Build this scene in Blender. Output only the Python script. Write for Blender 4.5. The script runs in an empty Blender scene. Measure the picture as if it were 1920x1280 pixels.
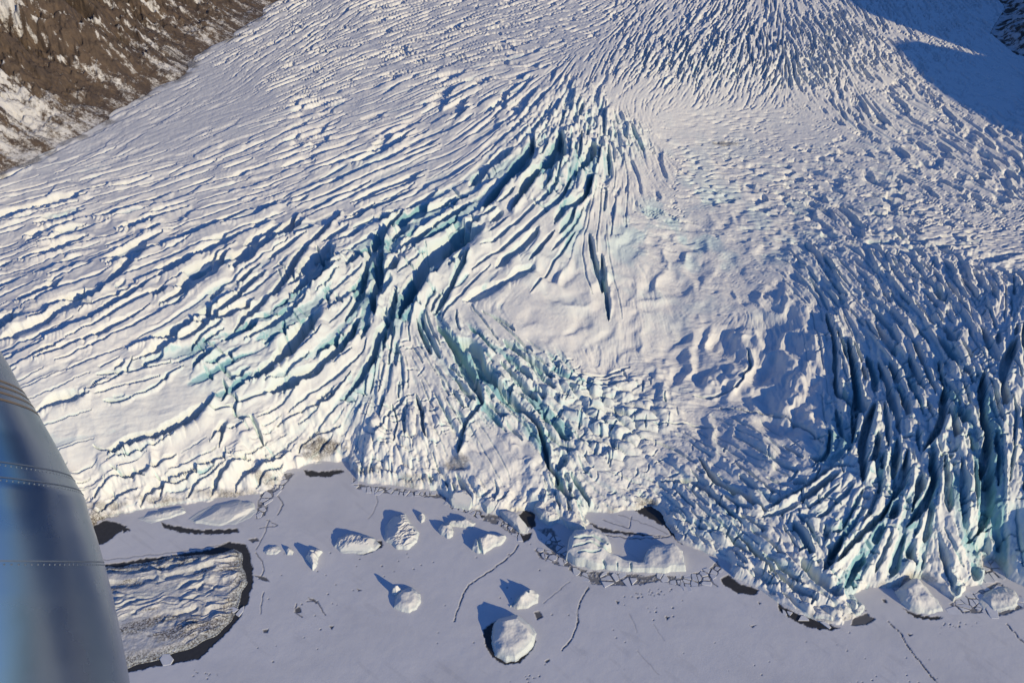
import bpy, math, random
import numpy as np

# ------------------------------------------------------------------ camera, sky, sun, exposure
W0, H0 = 1920.0, 1280.0            # size of the photograph the positions were measured in
FPX = 1404.0                        # focal length in those pixels
CAM_Z = 400.0
DEP = math.radians(36.0)            # camera looks this far below the horizon
SUN_EL = math.radians(17.0)
SUN_AZ = math.atan2(0.76, -0.65)    # clockwise from +Y
SD = np.array([math.sin(SUN_AZ), math.cos(SUN_AZ)])

scene = bpy.context.scene
col = scene.collection
cam_data = bpy.data.cameras.new("camera")
cam = bpy.data.objects.new("camera", cam_data)
col.objects.link(cam)
cam_data.sensor_width = 36.0
cam_data.lens = FPX / W0 * 36.0
cam_data.clip_start = 0.1
cam_data.clip_end = 20000.0
cam.location = (0, 0, CAM_Z)
cam.rotation_euler = (math.pi / 2 - DEP, 0, 0)
scene.camera = cam

world = bpy.data.worlds.new("World")
scene.world = world
world.use_nodes = True
wn = world.node_tree
sky = wn.nodes.new("ShaderNodeTexSky")
sky.sky_type = 'NISHITA'
sky.sun_disc = False
sky.sun_elevation = SUN_EL
sky.sun_rotation = SUN_AZ
sky.altitude = 400.0
sky.air_density = 1.0
sky.dust_density = 0.0
sky.ozone_density = 5.0
wn.nodes["Background"].inputs["Strength"].default_value = 0.10
tint = wn.nodes.new("ShaderNodeMix"); tint.data_type = 'RGBA'; tint.blend_type = 'MULTIPLY'
tint.inputs[0].default_value = 1.0
wn.links.new(sky.outputs["Color"], tint.inputs[6]); tint.inputs[7].default_value = (.78, 1.02, 1.40, 1)
wn.links.new(tint.outputs[2], wn.nodes["Background"].inputs["Color"])

sl = bpy.data.lights.new("sun", 'SUN')
sl.energy = 4.25
sl.angle = math.radians(0.53)
sl.color = (1.0, 0.835, 0.53)
so = bpy.data.objects.new("sun", sl)
col.objects.link(so)
so.location = (500, -500, 800)
from mathutils import Vector
sv = Vector((SD[0] * math.cos(SUN_EL), SD[1] * math.cos(SUN_EL), math.sin(SUN_EL)))
so.rotation_euler = sv.to_track_quat('Z', 'Y').to_euler()

scene.view_settings.view_transform = 'Standard'
scene.view_settings.look = 'None'
scene.view_settings.gamma = 1.0
scene.view_settings.exposure = 0.0
scene.render.engine = 'CYCLES'
scene.cycles.max_bounces = 6
scene.cycles.diffuse_bounces = 2
scene.cycles.use_denoising = True

# ------------------------------------------------------------------ projection helpers
cD, sD = math.cos(DEP), math.sin(DEP)
def project(x, y, z):
    dz = z - CAM_Z
    fw = y * cD - dz * sD
    up = y * sD + dz * cD
    return W0 / 2 + FPX * x / fw, H0 / 2 - FPX * up / fw
def ground(px, py, z=0.0):
    u = (np.asarray(px, float) - W0 / 2) / FPX
    v = (H0 / 2 - np.asarray(py, float)) / FPX
    dy = cD + v * sD
    dz = -sD + v * cD
    t = (z - CAM_Z) / dz
    return u * t, dy * t
def mpp_of(py):
    """metres a photograph pixel spans at the ground seen on row py"""
    v = (H0 / 2 - py) / FPX
    return (CAM_Z - 30) / np.maximum(0.12, sD - v * cD) / FPX
def sin_dep(py):
    v = (H0 / 2 - py) / FPX
    return np.maximum(0.12, sD - v * cD) / np.sqrt(1 + v * v)

# ------------------------------------------------------------------ numpy noise
_rng = np.random.default_rng(7)
_LAT = [_rng.random((256, 256)).astype(np.float32) * 2 - 1 for _ in range(8)]
def vnoise(x, y, seed=0):
    L = _LAT[seed % 8]
    x = x + 37.13 * seed; y = y + 91.7 * seed
    xi = np.floor(x); yi = np.floor(y)
    fx = (x - xi).astype(np.float32); fy = (y - yi).astype(np.float32)
    fx = fx * fx * fx * (fx * (fx * 6 - 15) + 10); fy = fy * fy * fy * (fy * (fy * 6 - 15) + 10)
    xi = xi.astype(np.int32) & 255; yi = yi.astype(np.int32) & 255
    x1 = (xi + 1) & 255; y1 = (yi + 1) & 255
    a = L[yi, xi]; b = L[yi, x1]; c = L[y1, xi]; d = L[y1, x1]
    return (a + (b - a) * fx) * (1 - fy) + (c + (d - c) * fx) * fy
def fbm(x, y, seed=0, octv=4, gain=0.5):
    s = 0; a = 1.0; t = 0
    for o in range(octv):
        s = s + a * vnoise(x * 2 ** o, y * 2 ** o, seed + o); t += a; a *= gain
    return s / t
def smooth(e0, e1, x):
    t = np.clip((x - e0) / (e1 - e0), 0, 1)
    return t * t * (3 - 2 * t)
def blur(A, r):
    """three box passes each way"""
    r = max(1, int(round(r)))
    for ax in (0, 1):
        for _ in range(2):
            P = np.pad(A, [(r + 1, r) if k == ax else (0, 0) for k in (0, 1)], mode='edge').astype(np.float64)
            C = np.cumsum(P, axis=ax)
            n = A.shape[ax]
            if ax == 0: A = (C[2 * r + 1:2 * r + 1 + n] - C[:n]) / (2 * r + 1)
            else: A = (C[:, 2 * r + 1:2 * r + 1 + n] - C[:, :n]) / (2 * r + 1)
    return A.astype(np.float32)
def bil(A, fx, fy):
    h, w = A.shape
    fx = np.clip(fx, 0, w - 1.001); fy = np.clip(fy, 0, h - 1.001)
    xi = fx.astype(np.int32); yi = fy.astype(np.int32)
    tx = (fx - xi).astype(np.float32); ty = (fy - yi).astype(np.float32)
    return ((A[yi, xi] * (1 - tx) + A[yi, xi + 1] * tx) * (1 - ty) +
            (A[yi + 1, xi] * (1 - tx) + A[yi + 1, xi + 1] * tx) * ty)

# ------------------------------------------------------------------ shorelines
FRONT = [(-400,1020),(-60,1010),(120,1000),(168,988),(200,972),(260,958),(330,948),(420,936),(480,928),(515,908),(540,882),(562,872),(610,868),(655,866),
 (668,900),(700,908),(760,914),(820,920),(845,938),(870,950),(905,956),(935,966),(960,962),(990,955),(1012,962),(1040,978),(1075,990),(1098,984),(1100,962),(1150,962),(1200,955),
 (1222,948),(1240,960),(1252,985),(1272,1014),(1300,1028),(1345,1044),(1368,1055),(1378,1085),(1420,1102),(1460,1130),(1500,1152),(1545,1168),(1575,1174),(1605,1160),
 (1614,1140),(1600,1118),(1622,1098),(1650,1102),(1690,1100),(1725,1082),(1760,1105),(1785,1128),(1800,1120),(1808,1098),(1838,1096),(1845,1078),(1835,1052),(1862,1050),(1890,1085),(1925,1102),(2000,1130),(2400,1200)]
def inside_map(poly, X, Y):
    c = np.zeros(X.shape, bool)
    n = len(poly)
    for i in range(n):
        x0, y0 = poly[i]; x1, y1 = poly[(i + 1) % n]
        if y0 == y1: continue
        cond = ((y0 > Y) != (y1 > Y))
        xin = (x1 - x0) * (Y - y0) / (y1 - y0) + x0
        c ^= cond & (X < xin)
    return c
def dist_poly(poly, X, Y, closed=False):
    d = np.full(X.shape, 1e9, np.float32)
    m = len(poly) if closed else len(poly) - 1
    for i in range(m):
        ax, ay = poly[i]; bx, by = poly[(i + 1) % len(poly)]
        L2 = (bx - ax) ** 2 + (by - ay) ** 2 + 1e-9
        t = np.clip(((X - ax) * (bx - ax) + (Y - ay) * (by - ay)) / L2, 0, 1)
        d = np.minimum(d, (X - ax - t * (bx - ax)) ** 2 + (Y - ay - t * (by - ay)) ** 2)
    return np.sqrt(d)

# ------------------------------------------------------------------ authoring maps of the ground
# (survey maps: rows and columns follow the ground as seen from the flight path; the terrain samples them)
MG = 170
MW, MH = int(W0) + 2 * MG, int(H0) + 2 * MG
hw, hh = MW // 2, MH // 2                      # half-size maps
gy, gx = np.mgrid[0:hh, 0:hw].astype(np.float32)
HX = gx * 2 - MG; HY = gy * 2 - MG             # photograph coordinates of the half-size map
cy, cx = np.mgrid[0:MH:8, 0:MW:8].astype(np.float32)
CX = cx - MG; CY = cy - MG
def up_from_coarse(A, shape, step):
    yy, xx = np.mgrid[0:shape[0], 0:shape[1]].astype(np.float32)
    return bil(A, xx / step, yy / step)

# ---- direction of the crevasses, traced as curves
GUIDES = [
 [(-150,700),(0,635),(150,560),(300,480),(450,420),(600,365),(720,310)],
 [(-150,540),(0,490),(160,440),(330,390),(520,330),(700,260)],
 [(-150,420),(0,385),(130,345),(300,300),(480,240),(650,180)],
 [(0,340),(130,300),(240,245),(330,205),(440,150),(560,75),(640,30)],
 [(300,300),(500,225),(700,140),(900,80),(1050,50)],
 [(500,150),(700,80),(900,20),(1050,-30)],
 [(-60,770),(60,700),(200,640),(330,570),(450,490),(560,420),(700,350),(850,290),(940,230)],
 [(60,760),(200,705),(330,650),(450,590),(560,510),(660,440),(780,380),(900,310),(990,230)],
 [(330,700),(480,640),(600,560),(680,480),(780,410),(880,350),(960,280)],
 [(480,720),(560,660),(640,590),(700,520),(760,450),(860,390),(950,330)],
 [(700,600),(705,540),(740,480),(830,420),(920,380)],
 [(760,600),(780,540),(830,480),(900,420),(990,330),(1030,250)],
 [(820,560),(880,500),(960,440),(1040,380),(1070,310),(1075,240),(1095,180),(1130,120)],
 [(930,560),(1000,480),(1060,410),(1100,350),(1115,280),(1120,220),(1140,160)],
 [(1230,360),(1195,300),(1170,250),(1155,210)],
 [(1130,420),(1140,340),(1135,270)],
 [(1100,430),(1110,500),(1130,560),(1140,640),(1150,700)],
 [(1200,180),(1240,130),(1270,80),(1310,20)],
 [(1290,190),(1320,130),(1350,70),(1390,10)],
 [(1400,190),(1430,130),(1440,70),(1460,0)],
 [(1560,170),(1530,120),(1500,60),(1470,0)],
 [(1620,200),(1580,130),(1530,60),(1490,0)],
 [(1250,250),(1400,260),(1550,290),(1700,330),(1900,420)],
 [(1300,330),(1500,345),(1700,390),(1920,430)],
 [(1600,140),(1680,200),(1780,260),(1920,350)],
 [(1400,440),(1600,450),(1800,450),(1950,440)],
 [(1190,420),(1300,450),(1420,480)],
 [(820,610),(860,680),(910,740),(970,800),(1020,870),(1050,940)],
 [(880,600),(940,670),(1010,740),(1070,800),(1110,870)],
 [(960,640),(1020,690),(1050,715)],[(1050,745),(1140,765),(1240,780)],[(1080,790),(1160,805),(1240,815)],
 [(1060,830),(1140,850),(1230,880)],
 [(1090,720),(1160,715),(1230,700)],
 [(760,640),(810,720),(850,800),(900,880),(940,940)],
 [(730,620),(710,700),(690,780),(670,860)],
 [(760,700),(760,780),(770,860)],
 [(640,640),(560,700),(460,760),(330,830),(160,920)],
 [(640,700),(560,760),(460,820),(330,880),(180,940)],
 [(640,760),(600,810),(560,850)],
 [(560,640),(460,690),(360,740),(200,760),(60,800)],
 [(1560,400),(1620,460),(1700,560),(1760,640),(1820,740),(1850,830),(1860,930),(1870,1030)],
 [(1500,440),(1560,520),(1640,600),(1700,690),(1740,780),(1760,880),(1780,980),(1830,1080)],
 [(1680,420),(1760,500),(1820,590),(1870,680),(1900,780)],
 [(1550,560),(1590,660),(1620,760),(1640,860),(1650,930)],
 [(1545,640),(1560,740),(1580,830)],
 [(1900,560),(1890,660),(1920,760)],
 [(1930,780),(1910,880),(1890,970),(1900,1060)],
 [(1680,880),(1650,960),(1600,1040),(1560,1100)],
 [(1740,900),(1720,980),(1690,1060)],
 [(1640,820),(1580,880),(1500,940),(1420,970)],
 [(1230,860),(1310,930),(1390,1000),(1480,1070),(1560,1140)],
 [(1300,840),(1380,900),(1450,960),(1500,1040)],
 [(1300,700),(1380,690),(1400,640)],
 [(1420,820),(1500,870),(1560,900)],
 [(1000,560),(1060,620),(1100,700)],
 [(900,1000),(1000,900),(1040,850)],
]
gp = []
for g in GUIDES:
    for (x0, y0), (x1, y1) in zip(g[:-1], g[1:]):
        n = max(1, int(math.hypot(x1 - x0, y1 - y0) / 40))
        for k in range(n):
            t = (k + .5) / n
            a = math.atan2(y1 - y0, x1 - x0) * 2
            gp.append((x0 + (x1 - x0) * t, y0 + (y1 - y0) * t, math.cos(a), math.sin(a)))
def idw(pts, X, Y, power=2.0, eps=15.0):
    pts = np.array(pts, np.float32)
    ws = np.zeros(X.shape, np.float32); acc = np.zeros((pts.shape[1] - 2,) + X.shape, np.float32)
    for p in pts:
        w = 1.0 / (((X - p[0]) ** 2 + ((Y - p[1]) * 1.4) ** 2) + eps * eps) ** power
        ws += w
        for k in range(2, len(p)): acc[k - 2] += w * p[k]
    return acc / ws
dfield = idw(gp, CX, CY, 2.0, 14.0)
ang2 = np.arctan2(dfield[1], dfield[0])
c2 = up_from_coarse(np.cos(ang2).astype(np.float32), (hh, hw), 4)
s2 = up_from_coarse(np.sin(ang2).astype(np.float32), (hh, hw), 4)
wob = 0.5 * fbm(HX / 70, HY / 45, 3, 3)
ANG = 0.5 * np.arctan2(s2, c2) + wob * 0.28
DX = np.cos(ANG).astype(np.float32); DY = np.sin(ANG).astype(np.float32)

# ---- character of the surface:   x, y, wavelength, depth, cover, dune, serac, teal
CH = [
 (650,60,7,3.2,.34,0.4,0,0),(450,110,8,2.6,.26,.6,0,0),(800,40,7,3,.36,.3,0,0),(560,150,8,3.4,.36,.4,0,0),(350,200,10,1.0,.18,.6,0,0),(430,170,9,.6,.12,.6,0,0),(200,320,16,3.2,.36,1,0,0),
 (60,450,24,5.0,.42,1,0,0),(250,450,28,5.5,.42,1,0,0),(60,600,34,6.5,.42,1,0,0),(400,520,36,8,.42,1,0,.15),
 (180,620,38,7,.42,1.5,0,0),(300,600,38,8,.42,1,0,.1),
 (560,420,26,7,.42,1,1.5,.2),(700,330,24,7,.45,1,1,.15),(500,330,16,4,.38,.6,0,0),(600,240,12,5.0,.42,.6,0,0),
 (800,150,10,4.5,.42,.6,0,0),(900,60,7,3.2,.38,.3,0,0),(1000,20,7,2.6,.36,.3,0,0),(750,230,13,6,.44,.8,.5,0),(900,180,11,6,.44,.5,1,0),(850,260,20,7,.44,1,1,.1),
 (1000,150,14,4,.42,.6,1,0),(1060,240,16,5,.45,1,12,.4),(1020,190,13,4,.44,1,7,.2),(1150,250,13,4,.45,.6,9,.2),(1230,330,12,2.0,.3,1,0,0),
 (1080,300,26,11,.45,1,10,.5),(980,350,32,12,.44,2,3.6,.5),(850,420,38,11,.44,2,3.6,.6),(720,540,38,14,.46,2,3.6,.8),(760,470,38,13,.46,2,3.6,.6),
 (560,600,40,9,.30,2,3.6,.6),(640,520,38,10,.38,2,3.6,.5),(420,690,44,9,.24,2,3.6,1.0),(200,790,44,1.5,.05,2,0,.3),(300,760,44,1.5,.05,2,0,.3),
 (200,700,36,6,.35,1.5,0,.1),(300,890,34,7,.16,8,2,.0),(450,880,34,8,.18,8,2,.0),(220,930,30,7,.16,8,2,0),(520,850,30,6,.25,4,4,.05),(560,790,34,5,.22,3,1,.1),(620,700,36,9,.34,2,1,.4),
 (380,900,34,6,.3,3,0,.1),
 (720,720,24,6,.32,2,3,.3),(780,820,24,5,.20,4,9,.15),(900,870,26,5,.14,6,1,.1),(960,860,26,2,.05,7,0,.0),(970,900,26,2,.05,6,0,.0),(720,860,24,5,.22,4,8,.1),(800,680,22,4,.25,2,4,.2),
 (870,660,30,11,.42,2,5,.9),(950,740,30,11,.42,2,7,1.),(1040,830,28,11,.44,2,8,.9),(1050,900,26,10,.42,2,6,.6),
 (1010,700,28,9,.4,2,7,1.),(1110,770,30,2,.10,1,17,1.),(1160,800,28,2,.10,1,15,.9),(1210,800,26,2,.10,1,10,.7),(1170,845,28,2,.1,1,12,.6),(1090,740,28,2,.1,1,15,1.),(1220,860,26,2,.12,1,7,.3),(1180,890,18,3.0,.26,1,2,.2),(1130,910,24,4,.26,2,2,.2),
 (930,560,30,6,.22,3,0,.3),(980,590,24,1,.03,4,0,0),(1060,620,24,1,.03,5.5,0,0),(1050,520,24,2,.08,5,0,.1),(1130,500,26,4,.12,4,0,.3),(1110,590,22,1,.04,5,0,0),
 (1000,450,30,8,.34,3,0,.3),(1120,680,16,2,.1,3,0,0),
 (1200,450,14,1.6,.16,5,0,.1),(1220,560,14,.8,.10,6,0,0),(1350,450,14,1.8,.2,5.5,1,.1),(1280,510,12,1,.12,6,0,.05),(1300,320,8,1.6,.32,.6,0,0),(1250,400,10,1.6,.3,1,0,.2),
 (1450,350,10,2.6,.38,1,0,0),(1600,330,12,3.0,.38,1.5,0,0),(1750,420,9,2.0,.38,.8,0,0),(1890,430,8,1.6,.36,.8,0,0),(1700,280,12,3.4,.40,1,0,0),
 (1850,330,12,3.4,.40,1.5,0,0),
 (1500,210,8,1.0,.16,.4,0,0),(1350,200,9,1.4,.25,.4,0,0),(1330,120,8,4.2,.48,.6,5,.25),(1240,110,8,4.5,.45,.6,4,.15),(1480,110,8,4.2,.48,.6,5,.15),(1400,70,8,4,.46,.6,4,.1),(1180,60,8,2.6,.40,.6,2,0),(1080,110,8,1.6,.28,.5,0,0),(1200,190,9,1.0,.2,.5,0,0),(1270,230,9,.8,.15,.5,0,0),(1060,60,7,2,.3,.4,0,0),
 (1560,120,8,4,.45,.6,4,.1),(1250,30,8,3,.42,.5,2,.0),(1450,30,8,2.4,.40,.5,1,0),(1620,180,10,3,.38,.5,0,0),(1740,60,8,2,.36,.5,0,0),(1850,150,8,1.,.3,.5,0,0),
 (1310,600,16,1.,.1,5,0,0),(1400,690,16,1.,.1,9,0,0),(1470,780,16,1.,.1,9,0,0),(1320,790,14,1.6,.15,5,0,0),(1460,600,16,1.5,.15,7,0,0),
 (1500,700,18,2,.2,8,0,0),(1270,680,16,1.,.1,6,0,0),(1420,540,14,2,.2,4,0,0),
 (1250,850,16,3,.24,3,1,.1),(1340,860,22,5,.30,4,2,.1),(1450,880,26,6,.30,5,2,.2),
 (1580,470,15,5,.40,1,2,0),(1700,480,16,6,.40,1,5,.1),(1620,560,18,8,.42,1,3,.2),(1750,600,20,9,.44,1,6,.3),(1860,600,22,9,.42,2,6,.2),
 (1810,500,14,5,.36,1,4,.1),(1580,640,24,10,.42,1,4,.3),
 (1620,760,28,14,.48,1,6,.5),(1700,740,24,12,.46,1,8,.5),(1820,760,26,14,.46,1,9,.6),(1900,740,30,13,.42,3,6,.5),
 (1620,860,26,14,.48,1,9,.7),(1720,880,28,14,.46,1,9,.7),(1820,890,34,15,.44,2,8,.7),(1900,900,44,15,.38,3,5,.5),
 (1500,920,28,11,.44,1,8,.5),(1560,990,28,13,.46,1,8,.7),(1400,960,26,9,.40,2,6,.5),(1310,930,26,8,.36,2,4,.3),
 (1660,970,30,13,.44,1,6,.4),(1760,990,36,9,.34,3,3,.3),(1860,1000,40,14,.40,2,4,.7),(1350,1020,26,7,.34,2,6,.2),
 (1450,1040,28,8,.38,2,7,.2),(1560,1080,32,11,.42,2,6,.4),(1700,1050,40,10,.36,4,3,.3),(1500,1120,24,4,.3,3,5,.0),(1760,1070,40,10,.36,4,3,.2),
 (880,940,22,6,.34,2,7,.2),(1030,950,28,9,.36,3,6,.3),(700,900,22,5,.34,1,5,.1),(1280,1000,24,6,.3,2,5,.2),
]
pm = idw(CH, CX, CY, 2.2, 22.0)
lam, dep, cov, dune, ser, teal = [up_from_coarse(p, (hh, hw), 4) for p in pm]
icf = smooth(1480, 1560, HX) * smooth(560, 680, HY)
lam = lam * (1 + .25 * icf); teal = np.clip(teal * (1 + .35 * icf), 0, 1)
dep = dep * (0.62 + .38 * smooth(30, 10, lam)) * (1 - .45 * smooth(420, 180, HY) * smooth(1000, 800, HX) * smooth(9, 12, lam))

dfc = dist_poly(FRONT, CX, CY + 12)
ser = ser + up_from_coarse((np.where(CX < 700, 3, 5.5) * np.exp(-dfc / 26) * (CY > 820)).astype(np.float32), (hh, hw), 4)
# ---- flow-aligned noise (noise averaged along the crevasse direction)
sinh = sin_dep(HY).astype(np.float32)
rs = np.random.default_rng(21)
SC = [7.0, 13.0, 24.0, 42.0]
src = []
for k, s in enumerate(SC):
    n = rs.standard_normal((hh, hw)).astype(np.float32)
    r = [0, 1, 1.5, 2.6][k]
    if k == 2: n = blur(n, 1) * .5 + blur(n, 2) * 1.2
    elif k > 0: n = blur(n, r)
    src.append(n / n.std())
acc = [s.copy() for s in src]
LS = [12, 24, 34, 80]
lft = smooth(1080, 900, HX)
LSM = [4 + 5 * lft, 9 + 8 * lft, 34 + 0 * lft, 80 + 0 * lft]                     # steps each way per scale
for sgn in (1, -1):
    X = gx.copy(); Y = gy.copy(); vx = DX * sgn; vy = DY * sgn
    for st in range(max(LS)):
        X += vx; Y += vy
        np.clip(X, 0, hw - 1, out=X); np.clip(Y, 0, hh - 1, out=Y)
        xi = (X + .5).astype(np.int32); yi = (Y + .5).astype(np.int32)
        np.clip(xi, 0, hw - 1, out=xi); np.clip(yi, 0, hh - 1, out=yi)
        idx = yi * hw + xi
        ux = DX.ravel()[idx]; uy = DY.ravel()[idx]
        s = np.where(ux * vx + uy * vy < 0, -1.0, 1.0).astype(np.float32)
        vx = ux * s; vy = uy * s
        for k in range(4):
            if st < LS[k]: acc[k] += src[k].ravel()[idx] * np.clip(1 - st / LSM[k], 0, 1)
def gauss_rank(n):
    n = n - blur(n, 60)
    return n / np.sqrt(blur(n * n, 80))
LN = [gauss_rank(a if k < 2 else blur(a, 1)) for k, a in enumerate(acc)]
llam = np.log(lam)
wts = [np.exp(-((llam - math.log(s)) / 0.36) ** 2) for s in SC]
wt = sum(wts)
NN = sum(w * n for w, n in zip(wts, LN)) / np.sqrt(sum(w * w for w in wts))
FINE = LN[0]
MID = LN[1]

# ---- seracs: leaning blocks between cracks, drawn out along the flow
def cells(spacing, elong, seed, mask):
    r = np.random.default_rng(seed)
    F1 = np.full((hh, hw), 9.0, np.float32); F2 = F1.copy(); HC = np.zeros((hh, hw), np.float32)
    sp = spacing / 2
    y = 0.0
    while y < hh - 1:
        sq = float(sin_dep(y * 2 - MG)) ** 0.7
        x = 0.0
        while x < hw - 1:
            sx = x + r.uniform(-.5, .5) * sp; sy = y + r.uniform(-.5, .5) * sp * sq
            ix, iy = int(min(max(sx, 0), hw - 1)), int(min(max(sy, 0), hh - 1))
            x += sp
            if mask[iy, ix] < 0.6: 
                r.random(4); continue
            R = sp * elong * 1.5
            x0, x1, y0, y1 = max(0, int(sx - R)), min(hw, int(sx + R) + 1), max(0, int(sy - R)), min(hh, int(sy + R) + 1)
            if x1 <= x0 or y1 <= y0: continue
            ca, sa = DX[iy, ix], DY[iy, ix]
            qx = gx[y0:y1, x0:x1] - sx; qy = gy[y0:y1, x0:x1] - sy
            t = (qx * ca + qy * sa) / elong; n = (-qx * sa + qy * ca) * 1.25
            d = np.sqrt(t * t + n * n) / sp
            tilt = (r.uniform(-.5, .5) * t + r.uniform(-.5, .5) * n) / sp + r.uniform(-.5, .5)
            f1 = F1[y0:y1, x0:x1]; f2 = F2[y0:y1, x0:x1]; hc = HC[y0:y1, x0:x1]
            near = d < f1
            f2[:] = np.where(near, f1, np.minimum(f2, d))
            hc[:] = np.where(near, tilt, hc)
            f1[:] = np.where(near, d, f1)
        y += sp * sq * 0.95
    gap = np.clip(F2 - F1, 0, 1.2)
    top = np.sqrt(np.clip(gap / 0.7, 0, 1))
    return top * (0.7 + 0.55 * HC) + 0.3 * HC * smooth(0, .15, gap)
S0 = cells(9, 1.5, 4, np.where(HY < 330, ser, 0))
S1 = cells(15, 1.7, 5, ser)
S2 = cells(30, 1.9, 6, ser)
wS = smooth(14, 26, lam)
w0 = (1 - smooth(10, 15, lam)) * (1 - smooth(250, 330, HY))
S1 = S1 * (1 - w0) + S0 * w0 * .8
SER = 1.6 * np.clip(ser - .7, 0, 99) * 1.1 * (S1 * (1 - wS) * 0.9 + wS * (S2 * .95 + S1 * .3))

# ---- dunes: smooth swells of snow
warpx = fbm(HX / 60, HY / 40, 11, 3) * 22; warpy = fbm(HX / 60, HY / 40, 12, 3) * 14
dn = fbm((HX + warpx) / 46, (HY + warpy) / (46 * (0.35 + 0.65 * sinh)), 4, 2, 0.35)
dn = 1.0 - np.sqrt(dn * dn + .02) * 2.6
DUNE = dune * dn

# ------------------------------------------------------------------ full-size maps
fy_, fx_ = np.mgrid[0:MH, 0:MW].astype(np.float32)
FX = fx_ - MG; FY = fy_ - MG
def U(A): return bil(A.astype(np.float32), fx_ / 2, fy_ / 2)
N = U(NN); N2 = U(MID); N3 = U(FINE)
LAM = U(lam); DEPTH = U(dep); COV = U(cov); TEAL = U(teal)
rag = fbm(FX / 9, FY / 7, 2, 3) * 0.35 + N3 * 0.12
from math import erf
# threshold of the cover on a unit normal (table)
tt = np.linspace(-3, 3, 301); cdf = np.array([0.5 * (1 + erf(v / 2 ** .5)) for v in tt])
TH = np.interp(COV, cdf, tt).astype(np.float32)
e = N + rag * smooth(8, 30, LAM)
cut = np.clip((TH - e) / 0.9 + 0.25, 0, 1)
cut = cut * cut * (3 - 2 * cut)
lipn = np.clip((e - TH) / 2.2, 0, 1)
SUNX, SUNY = 0.78, 0.62 * 0.7
off = np.clip(LAM * 0.45, 3, 22)
cb = blur(cut, 1)
lift = 0
for q_, w_ in ((.45, .30), (.9, .25), (1.5, .20), (2.1, .15), (2.8, .10)):
    lift = lift + w_ * bil(cb, fx_ - SUNX * off * q_, fy_ - SUNY * off * q_)
lift = blur(lift, 1) * (1 - cut)
e2 = N2 + rag
cut2 = np.clip((-0.45 - e2) / 0.7, 0, 1) * smooth(9, 20, LAM)
cut3 = np.clip((-0.35 - N3) / 0.8, 0, 1)
KL = 1 - .62 * smooth(11, 17, LAM)
CREV = KL * DEPTH * (-cut * 1.45 + 0.30 * lipn + 1.7 * lift - 0.10 * cut2 * (1 - cut)) - cut3 * np.minimum(DEPTH, 3.0) * 0.45 * (1 - smooth(13, 24, LAM))
thin = np.clip((-1.5 - N2) * 2, 0, 1) * smooth(18, 30, LAM) * (U(ser) / 8).clip(0.1, 1)
CREV = CREV - thin * 3.0
DET = CREV + U(SER) + U(DUNE) + N3 * 0.14 + 0.35 * fbm(FX / 6, FY / 5, 6, 2)
ICE = np.clip(smooth(.5, 1, cut) * 0.8 + 0.2, 0, 1) * TEAL

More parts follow.
